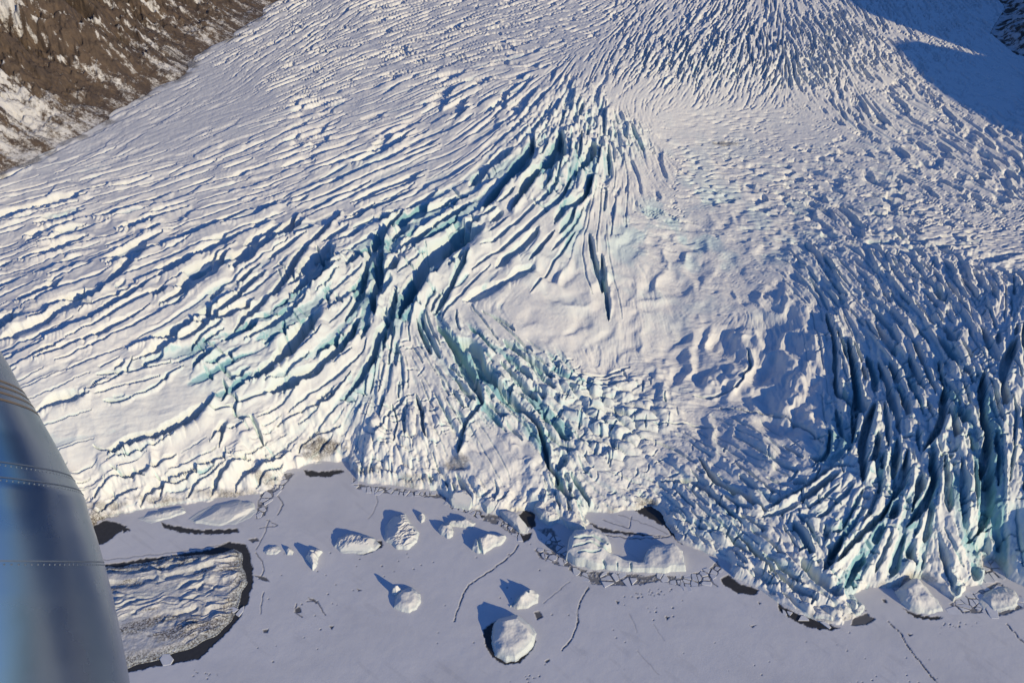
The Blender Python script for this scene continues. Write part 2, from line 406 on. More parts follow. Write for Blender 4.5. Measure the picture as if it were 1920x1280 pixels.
# ---- crevasses traced one by one:  points, width, depth, kind
def stroke(pts, width, depth, teal_=0.5, lip=0.25, rough=1.0, wide=False):
    global DET, ICE
    P = []
    pts = [(float(a), float(b)) for a, b in pts]
    # Catmull-Rom through the points
    q = [pts[0]] + pts + [pts[-1]]
    for i in range(1, len(q) - 2):
        p0, p1, p2, p3 = map(np.array, q[i - 1:i + 3])
        m = max(2, int(np.hypot(*(p2 - p1)) / 6))
        for k in range(m):
            t = k / m
            P.append(0.5 * ((2 * p1) + (-p0 + p2) * t + (2 * p0 - 5 * p1 + 4 * p2 - p3) * t * t + (-p0 + 3 * p1 - 3 * p2 + p3) * t ** 3))
    P.append(np.array(q[-2])); P = np.array(P)
    r = np.random.default_rng(int(abs(pts[0][0] * 7 + pts[0][1] * 13)))
    P += (np.cumsum(r.normal(0, .35, P.shape), 0) * .6 + r.normal(0, .5, P.shape)) * rough
    n = len(P)
    s = np.linspace(0, 1, n)
    wd = width * np.clip(np.sin(np.pi * np.clip(s * .92 + .04, 0, 1)) * 1.5, 0.12, 1) * (1 + 0.25 * np.convolve(r.normal(0, 1, n + 6), np.ones(7) / 2.6, 'valid'))
    pad = width * (2.8 if wide else 1.6) + 6
    x0 = int(max(0, P[:, 0].min() + MG - pad)); x1 = int(min(MW, P[:, 0].max() + MG + pad))
    y0 = int(max(0, P[:, 1].min() + MG - pad)); y1 = int(min(MH, P[:, 1].max() + MG + pad))
    if x1 <= x0 or y1 <= y0: return
    best = np.full((y1 - y0, x1 - x0), 9.0, np.float32)
    side = np.zeros((y1 - y0, x1 - x0), np.float32)
    for i in range(n - 1):
        ax, ay = P[i]; bx, by = P[i + 1]; w0_ = max(.8, .5 * wd[i]); w1_ = max(.8, .5 * wd[i + 1])
        u0 = int(max(x0, min(ax, bx) + MG - pad)); u1 = int(min(x1, max(ax, bx) + MG + pad))
        v0 = int(max(y0, min(ay, by) + MG - pad)); v1 = int(min(y1, max(ay, by) + MG + pad))
        if u1 <= u0 or v1 <= v0: continue
        X = FX[v0:v1, u0:u1]; Y = FY[v0:v1, u0:u1]
        L2 = (bx - ax) ** 2 + (by - ay) ** 2 + 1e-6
        t = np.clip(((X - ax) * (bx - ax) + (Y - ay) * (by - ay)) / L2, 0, 1)
        w = w0_ + (w1_ - w0_) * t
        d = np.hypot(X - ax - t * (bx - ax), Y - ay - t * (by - ay)) / w
        b = best[v0 - y0:v1 - y0, u0 - x0:u1 - x0]
        sdv = ((X - ax - t * (bx - ax)) * SUNX + (Y - ay - t * (by - ay)) * SUNY) / (w * np.maximum(d, .05))
        sb = side[v0 - y0:v1 - y0, u0 - x0:u1 - x0]
        sb[:] = np.where(d < b, sdv, sb)
        np.minimum(b, d, out=b)
    df = max(.28, 1.5 / width)
    prof = 1 - smooth(.9 - df, .9 + df, best)
    if wide: lipp = smooth(.9, 1.25, best) * np.clip(1 - (best - 1.1) / 4.2, 0, 1) * np.clip(side * 1.4, 0, 1) * lip
    else: lipp = np.exp(-((best - 1.9) / 1.0) ** 2) * np.clip(side, 0, 1) * (lip + .1)
    D = DET[y0:y1, x0:x1]
    D += -depth * prof + depth * lipp * (1 - prof)
    I = ICE[y0:y1, x0:x1]
    I[:] = np.maximum(I, np.maximum(teal_ * .22 * (1 - smooth(1.2, 3.0, best)), (.35 + .6 * teal_) * (1 - smooth(.35, .8, best))))

STROKES = [
 # big dark chasms in the middle
 ([(705,595),(700,560),(712,520),(708,490),(722,450)],16,14,.9),
 ([(752,600),(765,560),(785,530),(800,495),(850,460),(905,432)],26,20,.7),
 ([(830,455),(870,430),(900,410),(930,395)],14,10,.5),
 ([(650,600),(668,570),(680,540),(690,500),(720,440),(760,400)],14,11,.6),
 ([(815,590),(835,560),(850,530),(880,480)],12,10,.9),
 ([(720,610),(705,650),(690,700)],12,12,.8),
 ([(900,400),(940,350),(985,300),(1000,260)],18,14,.5),
 ([(960,395),(985,350),(1010,320),(1040,300),(1050,250)],22,16,.6),
 ([(880,350),(920,310),(960,280)],16,10,.4),
 ([(1080,330),(1105,300),(1110,270)],18,12,.4),
 ([(1040,420),(1060,390),(1095,370),(1110,330)],16,10,.4),
 ([(930,500),(980,460),(1010,430)],16,8,.2),
 ([(870,565),(920,540),(960,520),(1000,500)],20,7,.1),
 # left chasms
 ([(470,720),(500,690),(530,665),(570,620),(600,590)],25,22,.6),
 ([(500,738),(560,705),(610,675),(650,640),(672,600)],18,15,.6),
 ([(365,690),(385,670),(405,662)],16,14,1.),
 ([(195,750),(240,747),(290,725),(320,700),(345,690)],7,9,.7),
 ([(205,852),(235,830),(285,815),(340,790),(385,760),(400,745)],20,20,.3),
 ([(200,862),(240,850),(290,835),(330,815)],6,6,.2),
 ([(175,835),(200,845),(232,826),(235,858)],4,5,.1),
 ([(60,780),(90,755),(130,742),(165,740)],16,9,.1),
 ([(180,700),(240,695),(290,690),(320,680)],5,5,.3),
 ([(150,735),(200,720),(240,690),(250,670)],5,5,.1),
 ([(310,660),(330,640),(370,620),(400,590),(440,560),(470,530),(500,510)],14,10,.3),
 ([(250,675),(300,650),(340,620),(380,600)],12,8,.1),
 ([(440,620),(480,580),(520,545),(545,510),(560,480),(590,450),(640,400)],16,11,.3),
 ([(300,570),(350,540),(400,510),(460,470),(520,440),(560,400)],14,9,.1),
 ([(80,600),(140,560),(200,530),(260,480),(300,460)],14,7,0),
 ([(0,640),(60,610),(130,575),(170,565)],14,8,0),
 ([(360,655),(380,630),(420,610)],8,8,.6),
 ([(415,640),(450,630),(480,600),(520,590)],7,7,.7),
 ([(700,655),(680,700),(660,730),(640,750)],10,10,.4),
 ([(395,830),(410,805),(420,795),(412,840)],10,9,.1),
 ([(470,780),(480,800),(492,835)],6,8,.1),
 ([(430,740),(445,750),(440,775),(470,785)],5,6,.3),
 ([(420,715),(425,735),(415,755)],5,6,.6),
 ([(165,982),(200,968),(260,955),(330,942),(400,934),(450,932)],5,7,.0),([(300,905),(340,885),(395,865),(440,850)],10,9,.1),([(400,905),(430,880),(470,850),(500,835)],9,10,.1),([(230,900),(280,880),(330,850)],8,8,.0),
 ([(172,935),(205,900),(250,885),(300,868)],9,10,.0),([(185,962),(225,930),(262,920)],8,9,.0),([(262,950),(285,918),(330,905),(372,880)],9,10,.0),([(350,935),(372,905),(420,872)],8,10,.0),
 ([(395,930),(415,895),(445,868),(470,862)],12,13,.0),([(440,925),(452,900),(500,875),(545,850)],9,10,.0),([(300,930),(318,905)],7,8,.0),([(480,915),(500,890),(530,872)],7,8,.0),([(560,850),(590,820),(640,800)],7,8,.0),
 ([(520,800),(560,775),(620,745),(660,700)],8,9,.1),([(392,770),(440,760),(500,735),(560,715)],7,8,.2),
 # fan right of the middle
 ([(820,612),(850,650),(872,690),(890,725),(905,760)],16,13,.9),
 ([(862,640),(890,660),(905,695),(925,720)],20,16,.9),
 ([(925,720),(960,755),(1000,790),(1020,830),(1030,875),(1050,900)],12,14,.8),
 ([(945,640),(975,665),(1010,690),(1040,715)],10,8,1.),
 ([(905,760),(880,785),(865,815),(860,850)],9,9,.5),
 ([(905,585),(940,600),(965,620)],4,5,.5),
 ([(925,595),(960,625),(1000,660)],3,4,.3),
 ([(780,740),(790,770),(792,800),(798,825)],6,8,.2),
 ([(700,830),(720,790),(760,745),(775,740)],4,5,.1),
 ([(735,760),(745,790),(738,830)],4,5,.1),
 ([(1105,440),(1112,480),(1125,520),(1130,545)],8,9,.5),
 ([(1128,480),(1132,520),(1138,560),(1140,600)],7,8,.4),
 ([(1060,700),(1120,705),(1180,690)],4,4,.1),([(1080,725),(1130,712),(1170,705)],3,4,.1),
 ([(1090,740),(1140,722),(1180,722)],4,4,.1),
 # front and right
 ([(1400,660),(1405,690),(1385,715)],4,5,.1),
 ([(1300,745),(1340,745),(1380,730),(1400,700)],4,5,.1),
 ([(1225,800),(1290,795),(1340,805)],3,4,.1),
 ([(1350,765),(1440,780),(1500,800),(1540,835)],5,6,.2),
 ([(1310,860),(1340,900),(1390,930),(1440,960)],10,9,.4),
 ([(1240,905),(1300,905),(1340,930),(1380,975)],9,8,.3),
 ([(1600,880),(1560,880),(1500,920),(1440,955)],9,9,.4),
 ([(1550,590),(1562,640),(1565,690),(1570,740),(1600,770)],12,12,.4),
 ([(1640,760),(1625,800),(1615,850),(1620,900)],18,18,.5),
 ([(1590,640),(1600,700),(1605,760),(1600,830)],14,14,.5),
 ([(1760,680),(1770,740),(1760,800),(1730,850)],16,16,.5),
 ([(1845,700),(1840,760),(1850,820),(1845,880)],16,16,.5),
 ([(1905,640),(1880,700),(1885,760)],14,12,.4),
 ([(1740,850),(1750,900),(1730,950),(1700,990)],14,14,.4),
 ([(1840,850),(1850,900),(1850,950),(1830,1010)],18,16,.6),
 ([(1700,850),(1690,900),(1660,960),(1610,1010),(1570,1060)],16,14,.4),
 ([(1830,1020),(1860,1050),(1880,1070)],14,12,.6),
 ([(1710,1020),(1705,1040),(1715,1065)],11,14,.1),
 ([(1500,1050),(1540,1090),(1580,1120)],16,12,.3),
 ([(1380,1000),(1420,1040),(1470,1090),(1530,1130)],10,9,.3),
 ([(1040,900),(1060,925),(1080,945)],14,12,.5),
 ([(1070,890),(1090,920),(1105,950)],8,8,.5),
]
# the many lesser crevasses: lines that follow the flow, spaced and sized by the local character
def near_traced():
    O = np.zeros((hh // 2 + 1, hw // 2 + 1), bool)
    for st in STROKES:
        for (ax, ay), (bx, by) in zip(st[0][:-1], st[0][1:]):
            m = int(math.hypot(bx - ax, by - ay) / 4) + 1
            for k in range(m + 1):
                x = (ax + (bx - ax) * k / m + MG) / 4; y = (ay + (by - ay) * k / m + MG) / 4
                q = max(1, int(st[1] * .5 / 4))
                O[max(0, int(y) - q):int(y) + q + 1, max(0, int(x) - q):int(x) + q + 1] = True
    return O
OCC = near_traced()
rq = random.Random(12)
nst = 0
def at_half(A, x, y):
    return float(A[int(min(max((y + MG) / 2, 0), hh - 1)), int(min(max((x + MG) / 2, 0), hw - 1))])
for tries in range(9000):
    x = rq.uniform(-150, 2070); y = rq.uniform(-40, 1150)
    l_ = at_half(lam, x, y); d_ = at_half(dep, x, y)
    if l_ < 10 or d_ < 2.2: continue
    cv = at_half(cov, x, y)
    if rq.random() > (cv / .44) ** 2: continue
    sv0 = at_half(ser, x, y)
    icef = float(smooth(3.5, 6, sv0)) * (1 if x > 1450 else .3)
    mid_ = math.exp(-(((x - 560) / 420) ** 2 + ((y - 480) / 230) ** 2))
    spc = max(6.5, l_ * (.56 + .30 * icef))
    io, jo = int((y + MG) / 4), int((x + MG) / 4)
    if OCC[io, jo]: continue
    half = []
    Lmax = l_ * (rq.uniform(3, 12) if at_half(ser, x, y) < 2.6 else rq.uniform(1.2, 4.2))
    cells_ = []
    for sg in (1, -1):
        px_, py_ = x, y; vx_, vy_ = DX[io * 2, jo * 2] * sg, DY[io * 2, jo * 2] * sg; seg = []
        tr = 0
        while tr < Lmax / 2:
            px_ += vx_ * 7; py_ += vy_ * 7; tr += 7
            a, b_ = int((py_ + MG) / 2), int((px_ + MG) / 2)
            if not (0 <= a < hh - 2 and 0 <= b_ < hw - 2) or OCC[a // 2, b_ // 2]: break
            ux_, uy_ = DX[a, b_], DY[a, b_]
            if ux_ * vx_ + uy_ * vy_ < 0: ux_, uy_ = -ux_, -uy_
            vx_, vy_ = .6 * vx_ + .4 * ux_, .6 * vy_ + .4 * uy_
            seg.append((px_, py_))
        half.append(seg)
    pts = half[1][::-1] + [(x, y)] + half[0]
    if len(pts) < 4: continue
    sq_ = 0.45 + .55 * float(sin_dep(y))
    for p in pts:
        q = spc * .5 / 4; qy = max(1, int(q * sq_)); q = max(1, int(q))
        a, b_ = int((p[1] + MG) / 4), int((p[0] + MG) / 4)
        OCC[max(0, a - qy):a + qy + 1, max(0, b_ - q):b_ + q + 1] = True
    wdt = l_ * rq.choice((.12, .18, .24, .30, .40)) * (.6 + .4 * sq_) * (cv / .42) * (1 + .4 * icef + .35 * mid_)
    pts = pts[::2] if len(pts) > 6 else pts
    stroke(pts, max(2.0, wdt), max(2.0, wdt) * rq.uniform(.8, 1.25) * (1 + .35 * icef + .35 * mid_), at_half(teal, x, y) * .6, lip=.42 - .2 * icef, rough=min(1.2, l_ / 30), wide=True)
    nst += 1
print('flow crevasses', nst)
# cross cracks that chop the ice into blocks
nx = 0
for tries in range(5200):
    x = rq.uniform(-20, 1950); y = rq.uniform(120, 1150)
    sv_ = at_half(ser, x, y)
    if sv_ < 2.0 or rq.random() > sv_ / 9: continue
    l_ = at_half(lam, x, y)
    if rq.random() > (14 / max(l_, 8)) ** 1.0 * 1.1: continue
    a, b_ = int((y + MG) / 2), int((x + MG) / 2)
    th = math.atan2(float(DY[a, b_]), float(DX[a, b_])) + math.pi / 2 + rq.uniform(-.5, .5)
    L_ = l_ * rq.uniform(.5, 1.1)
    c_, s_ = math.cos(th) * L_ * .5, math.sin(th) * L_ * .5 * (.5 + .5 * float(sin_dep(y)))
    w_ = max(1.8, l_ * rq.uniform(.07, .16))
    stroke([(x - c_, y - s_), (x + rq.gauss(0, 2), y + rq.gauss(0, 2)), (x + c_, y + s_)], w_, w_ * 1.5, .4 * at_half(teal, x, y), lip=.2, rough=.7)
    nx += 1
print('cross cracks', nx)
for s in STROKES: stroke(s[0], s[1], s[2] * 1.9, s[3])
# snow crests that throw the wide shadows of the hollows
def crest(pts, width, height):
    global DET
    for (ax, ay), (bx, by) in zip(pts[:-1], pts[1:]):
        pad = width * 3
        u0 = int(max(0, min(ax, bx) + MG - pad)); u1 = int(min(MW, max(ax, bx) + MG + pad))
        v0 = int(max(0, min(ay, by) + MG - pad)); v1 = int(min(MH, max(ay, by) + MG + pad))
        X = FX[v0:v1, u0:u1]; Y = FY[v0:v1, u0:u1]
        L2 = (bx - ax) ** 2 + (by - ay) ** 2
        t = np.clip(((X - ax) * (bx - ax) + (Y - ay) * (by - ay)) / L2, 0, 1)
        wx = vnoise(X / 12, Y / 12, 5) * width * .25
        d = np.hypot(X - ax - t * (bx - ax) + wx, (Y - ay - t * (by - ay)) * 1.2 + wx) / width
        h = height * np.clip(1 - d, 0, 1) ** 1.3 + 0.0
        M = CRE[v0:v1, u0:u1]
        np.maximum(M, h, out=M)
CRE = np.zeros_like(DET)
CRESTS = [
 ([(1395,640),(1405,680),(1385,715),(1340,730)],34,11),([(1525,640),(1530,680),(1510,705)],30,12),
 ([(1475,680),(1500,700),(1490,750),(1470,790)],26,11),([(1570,600),(1575,660),(1590,720),(1580,770)],34,8),
 ([(1250,690),(1240,740),(1250,780)],36,9),([(1430,560),(1480,570),(1530,590)],26,8),
 ([(1400,800),(1430,830),(1440,870)],30,9),([(1520,790),(1560,830),(1590,860)],34,12),
 ([(1330,840),(1370,880),(1430,920)],28,8),([(1240,740),(1290,760)],20,6),([(960,830),(985,870),(1000,910)],34,10),
 ([(1270,870),(1300,900)],24,7),([(320,895),(400,868)],22,7),([(470,820),(430,880)],24,8),([(240,915),(300,897)],18,5),([(550,800),(610,775)],24,5),([(520,870),(480,905)],20,6),([(760,850),(800,880)],20,6),([(700,800),(720,850)],16,5),
]
for c_ in CRESTS: crest(*c_)
DET += CRE
DIRT = np.zeros_like(DET)
def blob(A, x, y, rx, ry, v, nz=.5):
    x0, x1 = int(max(0, x + MG - rx * 1.8)), int(min(MW, x + MG + rx * 1.8))
    y0, y1 = int(max(0, y + MG - ry * 1.8)), int(min(MH, y + MG + ry * 1.8))
    X = FX[y0:y1, x0:x1]; Y = FY[y0:y1, x0:x1]
    d = np.hypot((X - x) / rx, (Y - y) / ry) + nz * fbm(X / 9, Y / 6, 3, 3)
    A[y0:y1, x0:x1] = np.maximum(A[y0:y1, x0:x1], v * (1 - smooth(.55, 1.1, d)))
for b in [(200,950,40,9,.6),(300,938,50,7,.5),(400,925,50,6,.45),(500,900,26,10,.6),(690,885,30,7,.5),(780,900,40,6,.45),(605,838,42,17,.9),(590,855,30,8,.7),(185,980,30,26,.8),(215,965,50,10,.4),(855,868,26,18,.6),(1215,945,24,8,.6),(1360,270,26,5,.7),(1855,1055,30,16,.4),(1205,940,18,6,.5)]:
    blob(DIRT, *b)
for b in [(520,910,22,10,.35),(390,930,70,6,.2),(1560,1150,60,10,.2),(650,770,8,50,.0)]: blob(DIRT, *b)
DET *= 1 - .16 * smooth(1480, 1600, FX) * smooth(500, 700, FY)
DET *= (.70 + .30 * smooth(180, 420, FY))
DET = DET.astype(np.float32); ICE = np.clip(ICE, 0, 1).astype(np.float32)

# ------------------------------------------------------------------ terrain grid
YO = 291.0
DA = 0.00078
A_ = np.arange(-0.64, 0.6401, DA)
R_list = [495.0]
while R_list[-1] < 3300:
    r_ = R_list[-1]; y_ = r_ - YO
    dist = math.hypot(y_, 370); sdp = 370 / dist
    R_list.append(r_ + r_ * DA * min(1.7, 0.85 / max(sdp, .1) ** 0.6))
R_ = np.array(R_list)
GA, GR = np.meshgrid(A_, R_)
VX = (GA * GR).astype(np.float32); VY = (GR - YO).astype(np.float32)
print("grid", VX.shape)

# broad height of the ice, measured at points  (x, y, metres)
HC = [(-100,900,30),(100,900,20),(200,800,35),(400,800,31),(600,790,26),(800,760,30),(1000,800,20),(1180,860,12),(1350,850,15),(1500,900,22),(1700,950,28),(1900,950,34),
 (300,930,9),(500,870,12),(720,880,10),(950,930,10),(1150,940,7),(1300,1000,8),(1450,1080,8),(1700,1060,13),(1900,1050,18),
 (60,700,60),(300,650,58),(550,650,52),(780,600,52),(1000,620,44),(1200,650,24),(1400,700,20),(1600,700,34),(1720,800,40),(1850,700,56),(-100,650,50),
 (0,500,58),(300,450,62),(600,400,66),(850,400,70),(1050,400,72),(1200,450,46),(1400,500,38),(1650,500,54),(1900,450,62),
 (0,350,60),(300,250,68),(600,200,80),(900,200,92),(1080,180,104),(1220,280,68),(1400,300,62),(1600,320,66),(1900,300,74),(2000,600,64),
 (500,50,88),(800,20,108),(1200,10,128),(1350,230,76),(1500,230,78),(1350,110,116),(1550,110,112),(1400,40,122),(1800,150,86),(1850,30,100),(500,-60,100),(1000,-80,150),(1500,-80,140),(2000,0,106),(2000,1000,34)]
ctrl = []
for x, y, h in HC:
    gx_, gy_ = ground(x, y, h)
    ctrl.append((gx_ / (gy_ + YO), math.log(gy_ + YO), h))
ctrl = np.array(ctrl)
def tps(d): return d * d * np.log(d + 1e-9)
nC = len(ctrl)
Dm = np.hypot(ctrl[:, None, 0] - ctrl[None, :, 0], ctrl[:, None, 1] - ctrl[None, :, 1])
Km = np.zeros((nC + 3, nC + 3)); Km[:nC, :nC] = tps(Dm) + np.eye(nC) * 0.002
Km[:nC, nC] = 1; Km[:nC, nC + 1:] = ctrl[:, :2]; Km[nC, :nC] = 1; Km[nC + 1:, :nC] = ctrl[:, :2].T
sol = np.linalg.solve(Km, np.concatenate([ctrl[:, 2], np.zeros(3)]))
ca_ = np.linspace(-.68, .68, 120); cb_ = np.linspace(math.log(470), math.log(3500), 160)
CA, CB = np.meshgrid(ca_, cb_)
Hc = sol[nC] + sol[nC + 1] * CA + sol[nC + 2] * CB
for k in range(nC): Hc += sol[k] * tps(np.hypot(CA - ctrl[k, 0], CB - ctrl[k, 1]))
Hc = np.clip(Hc, 3, 190)
HB = bil(Hc.astype(np.float32), (GA + .68) / 1.36 * 119, (np.log(GR) - math.log(470)) / (math.log(3500) - math.log(470)) * 159)

PX0, PY0 = project(VX, VY, 0.0)
jag = fbm(PX0 / 26, PY0 / 18, 5, 4, .6) * 11
fpoly = FRONT + [(2400, -2000), (-400, -2000)]
inI = inside_map(fpoly, PX0 + jag, PY0 + jag * .6)
near = PY0 > 700
dF = np.full(VX.shape, 400.0, np.float32)
dF[near] = dist_poly(FRONT, (PX0 + jag)[near], (PY0 + jag * .6)[near])
ramp = 0.3 * smooth(0, 4.5, dF) + 0.7 * smooth(0, 60, dF)
ramp = np.where(inI, ramp, 0).astype(np.float32)
HB = HB * ramp

# valley walls
FOOT = [(-300,420),(-150,365),(0,325),(60,303),(110,268),(160,238),(230,203),(290,178),(318,150),(340,124),(372,98),(430,64),(480,34),(520,4),(560,-40),(640,-120)]
fw_ = []
for x, y in FOOT:
    h_ = float(np.interp(y, [-120, 0, 180, 330, 420], [105, 92, 70, 60, 56]))
    a, b = ground(x, y, h_); fw_.append((float(a), float(b)))
fw_ = [(fw_[0][0] - 600, fw_[0][1] - 200)] + fw_ + [(fw_[-1][0] + 400, fw_[-1][1] + 1500)]
sub = 4
VXs, VYs = VX[::sub, ::sub], VY[::sub, ::sub]
jx = fbm(VXs / 60, VYs / 60, 1, 3) * 22
dS = dist_poly(fw_, VXs + jx, VYs)
inM = inside_map(fw_ + [(-4000, 6000), (-4000, -600)], VXs + jx, VYs)
sdm = np.where(inM, dS, -dS).astype(np.float32)
rr, cc = np.mgrid[0:VX.shape[0], 0:VX.shape[1]].astype(np.float32)
SDM = bil(sdm, cc / sub, rr / sub)
PX, PY = project(VX, VY, HB)
det = bil(DET, PX + MG, PY + MG)
ice = bil(ICE, PX + MG, PY + MG)
dirt = bil(DIRT, PX + MG, PY + MG)
mpp = np.hypot(VX, np.hypot(VY, CAM_Z - HB)) / FPX
fade = smooth(0, 14, dF) * inI
gl = 1 - smooth(-12, 4, SDM)
dh = det * mpp * fade * gl
Z = HB + dh + 0.15
# the front face itself is broken ice
brk = fbm(VX / 5.0, VY / 5.0, 3, 4) * 1.5 * smooth(0, 4, dF) * (1 - smooth(15, 60, dF)) * inI
Z = Z + brk
Z = np.where(inI, np.maximum(Z, 0.2 + 1.2 * smooth(0, 3, dF)), 0)
# left valley wall: gullies run down the slope
dm = np.maximum(SDM, 0)
slen = VY * 0.92 + VX * .35 ; 
gul = fbm(slen / 95 + dm * 0.0012, dm / 420, 2, 4, .55)
gul2 = fbm(slen / 30 + .3 * gul, dm / 170, 4, 4, .6)
rid = 1 - np.abs(gul) * 2.6
HM = 0.58 * dm + 0.00025 * dm * dm + (rid * 52 + gul2 * 46) * smooth(10, 220, dm) + (.3 - np.abs(fbm(slen / 34, dm / 60, 1, 5, .6))) * 42 * smooth(20, 120, dm) + fbm(VX / 9, VY / 9, 5, 4, .62) * 7.0 * smooth(-8, 50, dm) + fbm(VX / 3, VY / 3, 1, 2) * 1.2 * smooth(0, 25, dm)
Z = np.where(SDM > -12, np.maximum(Z * (SDM < 0) , 0) + np.where(SDM >= 0, HB, 0), Z) + HM * (SDM > -8)
# right valley wall (its ridge throws the big shadow)
CR = [(-200,-150),(700,-60),(800,20),(900,150),(990,250),(1040,262),(1100,296),(1160,330),(1243,362),(1300,350),(1330,292),(1345,352),(1375,400),(1451,430),(1617,445),(2200,640),(4000,700)]
def right_wall(x, y, rough=1.0):
    l = x * SD[0] + y * SD[1]; c = x * (-SD[1]) + y * SD[0]
    crest_h = np.interp(c, [q[0] for q in CR], [q[1] for q in CR])
    s = np.where(l < 500, .455, .5)
    h = crest_h - s * np.abs(l - 500)
    k = smooth(560, 150, np.abs(l - 500))
    h = h + fbm(c / 80, l / 260, 3, 4, .55) * 34 * k * rough * smooth(20, 120, np.abs(l - 500)) 
    return h
SDR = (right_wall(VX, VY) - HB)
rw = right_wall(VX, VY) + fbm(VX / 10, VY / 10, 5, 4, .6) * 6
inR = (SDR > 0) & (VX > 0) & inI
Z = np.where(inR, np.maximum(Z, HB + (rw - HB) * smooth(-2, 14, SDR)), Z)

# crests lean a little away from the sun, as wind and melt leave them
lean = np.clip(dh, -20, 20) * 0.06
OX = VX - SD[0] * lean; OY = VY - SD[1] * lean

# ------------------------------------------------------------------ frozen lake: cracks, leads and dark refrozen pools
LX, LY = PX0, PY0
lake_dark = np.zeros(VX.shape, np.float32)
lk = (~inI)
def dark_poly(poly, v=1.0, rag_=3.0, soft=1.6):
    xs = [p[0] for p in poly]; ys = [p[1] for p in poly]
    m = lk & (LX > min(xs) - 12) & (LX < max(xs) + 12) & (LY > min(ys) - 12) & (LY < max(ys) + 12)
    X = LX[m]; Y = LY[m]
    wx = fbm(X / 7, Y / 6, 2, 3) * rag_; wy = fbm(X / 7, Y / 6, 5, 3) * rag_
    d = dist_poly(poly, X + wx, Y + wy, True); i = inside_map(poly, X + wx, Y + wy)
    sd = np.where(i, d, -d)
    lake_dark[m] = np.maximum(lake_dark[m], v * smooth(-soft * .5, soft, sd))
def dark_line(pts, w, v=1.0, wob_=2.0):
    w *= .75; v *= .85
    xs = [p[0] for p in pts]; ys = [p[1] for p in pts]
    m = lk & (LX > min(xs) - 8) & (LX < max(xs) + 8) & (LY > min(ys) - 8) & (LY < max(ys) + 8)
    X = LX[m]; Y = LY[m]
    d = dist_poly(pts, X + fbm(X / 10, Y / 10, 2, 3) * wob_, Y + fbm(X / 10, Y / 10, 6, 3) * wob_)
    lake_dark[m] = np.maximum(lake_dark[m], v * (1 - smooth(w * .5, w * .5 + 1.1, d)))
POOLS = [
 [(568,880),(600,884),(640,879),(646,885),(622,893),(590,894),(572,890)],
 [(300,977),(322,985),(380,993),(445,990),(448,998),(400,1002),(340,999),(308,990)],
 [(150,1068),(185,1060),(260,1048),(330,1040),(395,1029),(430,1016),(462,1020),(466,1030),(474,1062),(476,1090),(464,1130),(448,1160),(420,1192),(372,1236),(300,1248),(230,1262),(100,1275)],
 [(905,1180),(908,1206),(922,1232),(946,1247),(975,1242),(1000,1218),(1005,1200),(960,1160),(925,1165)],
 [(700,1012),(714,1014),(718,1020),(712,1030),(690,1038),(668,1040),(690,1030)],
 [(1190,958),(1200,944),(1240,948),(1262,982),(1282,1022),(1266,1012),(1244,984),(1215,972)],
 [(965,968),(985,955),(1003,960),(1004,984),(994,992),(978,978)],
 [(966,998),(980,1002),(996,996),(994,1010),(982,1016),(970,1010)],
 [(1000,1032),(1008,1028),(1034,1030),(1056,1040),(1074,1062),(1050,1060),(1016,1048)],
 [(1006,992),(1036,990),(1046,1006),(1064,1030),(1070,1052),(1050,1040),(1020,1020),(1030,1008)],
 [(1064,1058),(1100,1068),(1200,1078),(1290,1078),(1330,1066),(1346,1050),(1352,1070),(1326,1096),(1290,1100),(1240,1090),(1180,1098),(1110,1096),(1090,1080),(1066,1068)],
 [(1350,1084),(1366,1078),(1384,1092),(1424,1106),(1412,1116),(1390,1114),(1360,1100)],
 [(1456,1130),(1480,1142),(1530,1158),(1560,1172),(1575,1176),(1560,1182),(1525,1178),(1490,1164),(1462,1146)],
 [(1690,1138),(1720,1152),(1768,1156),(1755,1162),(1715,1158)],
 [(1780,1130),(1840,1105),(1870,1090),(1915,1120),(1918,1140),(1880,1154),(1830,1148),(1790,1150)],
 [(1835,1050),(1860,1048),(1888,1082),(1850,1084)],
 [(500,900),(540,880),(552,888),(530,915),(505,940),(498,965),(480,975),(484,940)],
 [(664,892),(672,908),(760,918),(830,926),(850,945),(905,958),(900,968),(850,954),(830,934),(760,928),(690,922),(662,914)],
 [(915,962),(940,968),(968,990),(982,1010),(965,1006),(935,985),(905,975)],
 [(170,985),(200,975),(240,985),(200,1018),(172,1024)],[(222,988),(236,986),(244,994),(232,1000)],
 [(1098,978),(1140,992),(1180,998),(1260,1006),(1180,1003),(1130,998)],
 [(880,958),(910,966),(910,972),(888,968)],
]
for k, p in enumerate(POOLS): dark_poly(p, .72 if k in (8, 9, 10, 14, 15, 16, 17, 18) else 1.0)
for p in [[(1600,1158),(1625,1150),(1642,1160),(1625,1172),(1595,1172)],[(1000,1148),(1012,1146),(1020,1156),(1006,1162)],[(466,1012),(482,1008),(486,1014),(474,1018)],
          [(476,1078),(500,1082),(506,1090),(490,1088)],[(1652,1122),(1660,1124),(1664,1132),(1656,1130)],[(1022,1240),(1030,1234),(1032,1240),(1026,1244)],
          [(552,1140),(562,1136),(566,1148),(556,1150)],[(492,1180),(504,1178),(502,1186),(494,1186)],[(575,1120),(590,1123),(598,1134)],[(1154,1126),(1161,1127),(1159,1133)],
          [(1246,1154),(1256,1156),(1250,1162)],[(1404,1172),(1420,1172),(1412,1176)],[(616,1172),(626,1172),(622,1180)],[(668,1102),(678,1106),(672,1108)],[(1700,1186),(1712,1188),(1706,1192)],[(1420,1128),(1428,1130),(1424,1134)],[(1192,1118),(1200,1120),(1196,1124)]]:
    dark_poly(p, .85, 2.0, 1.2)
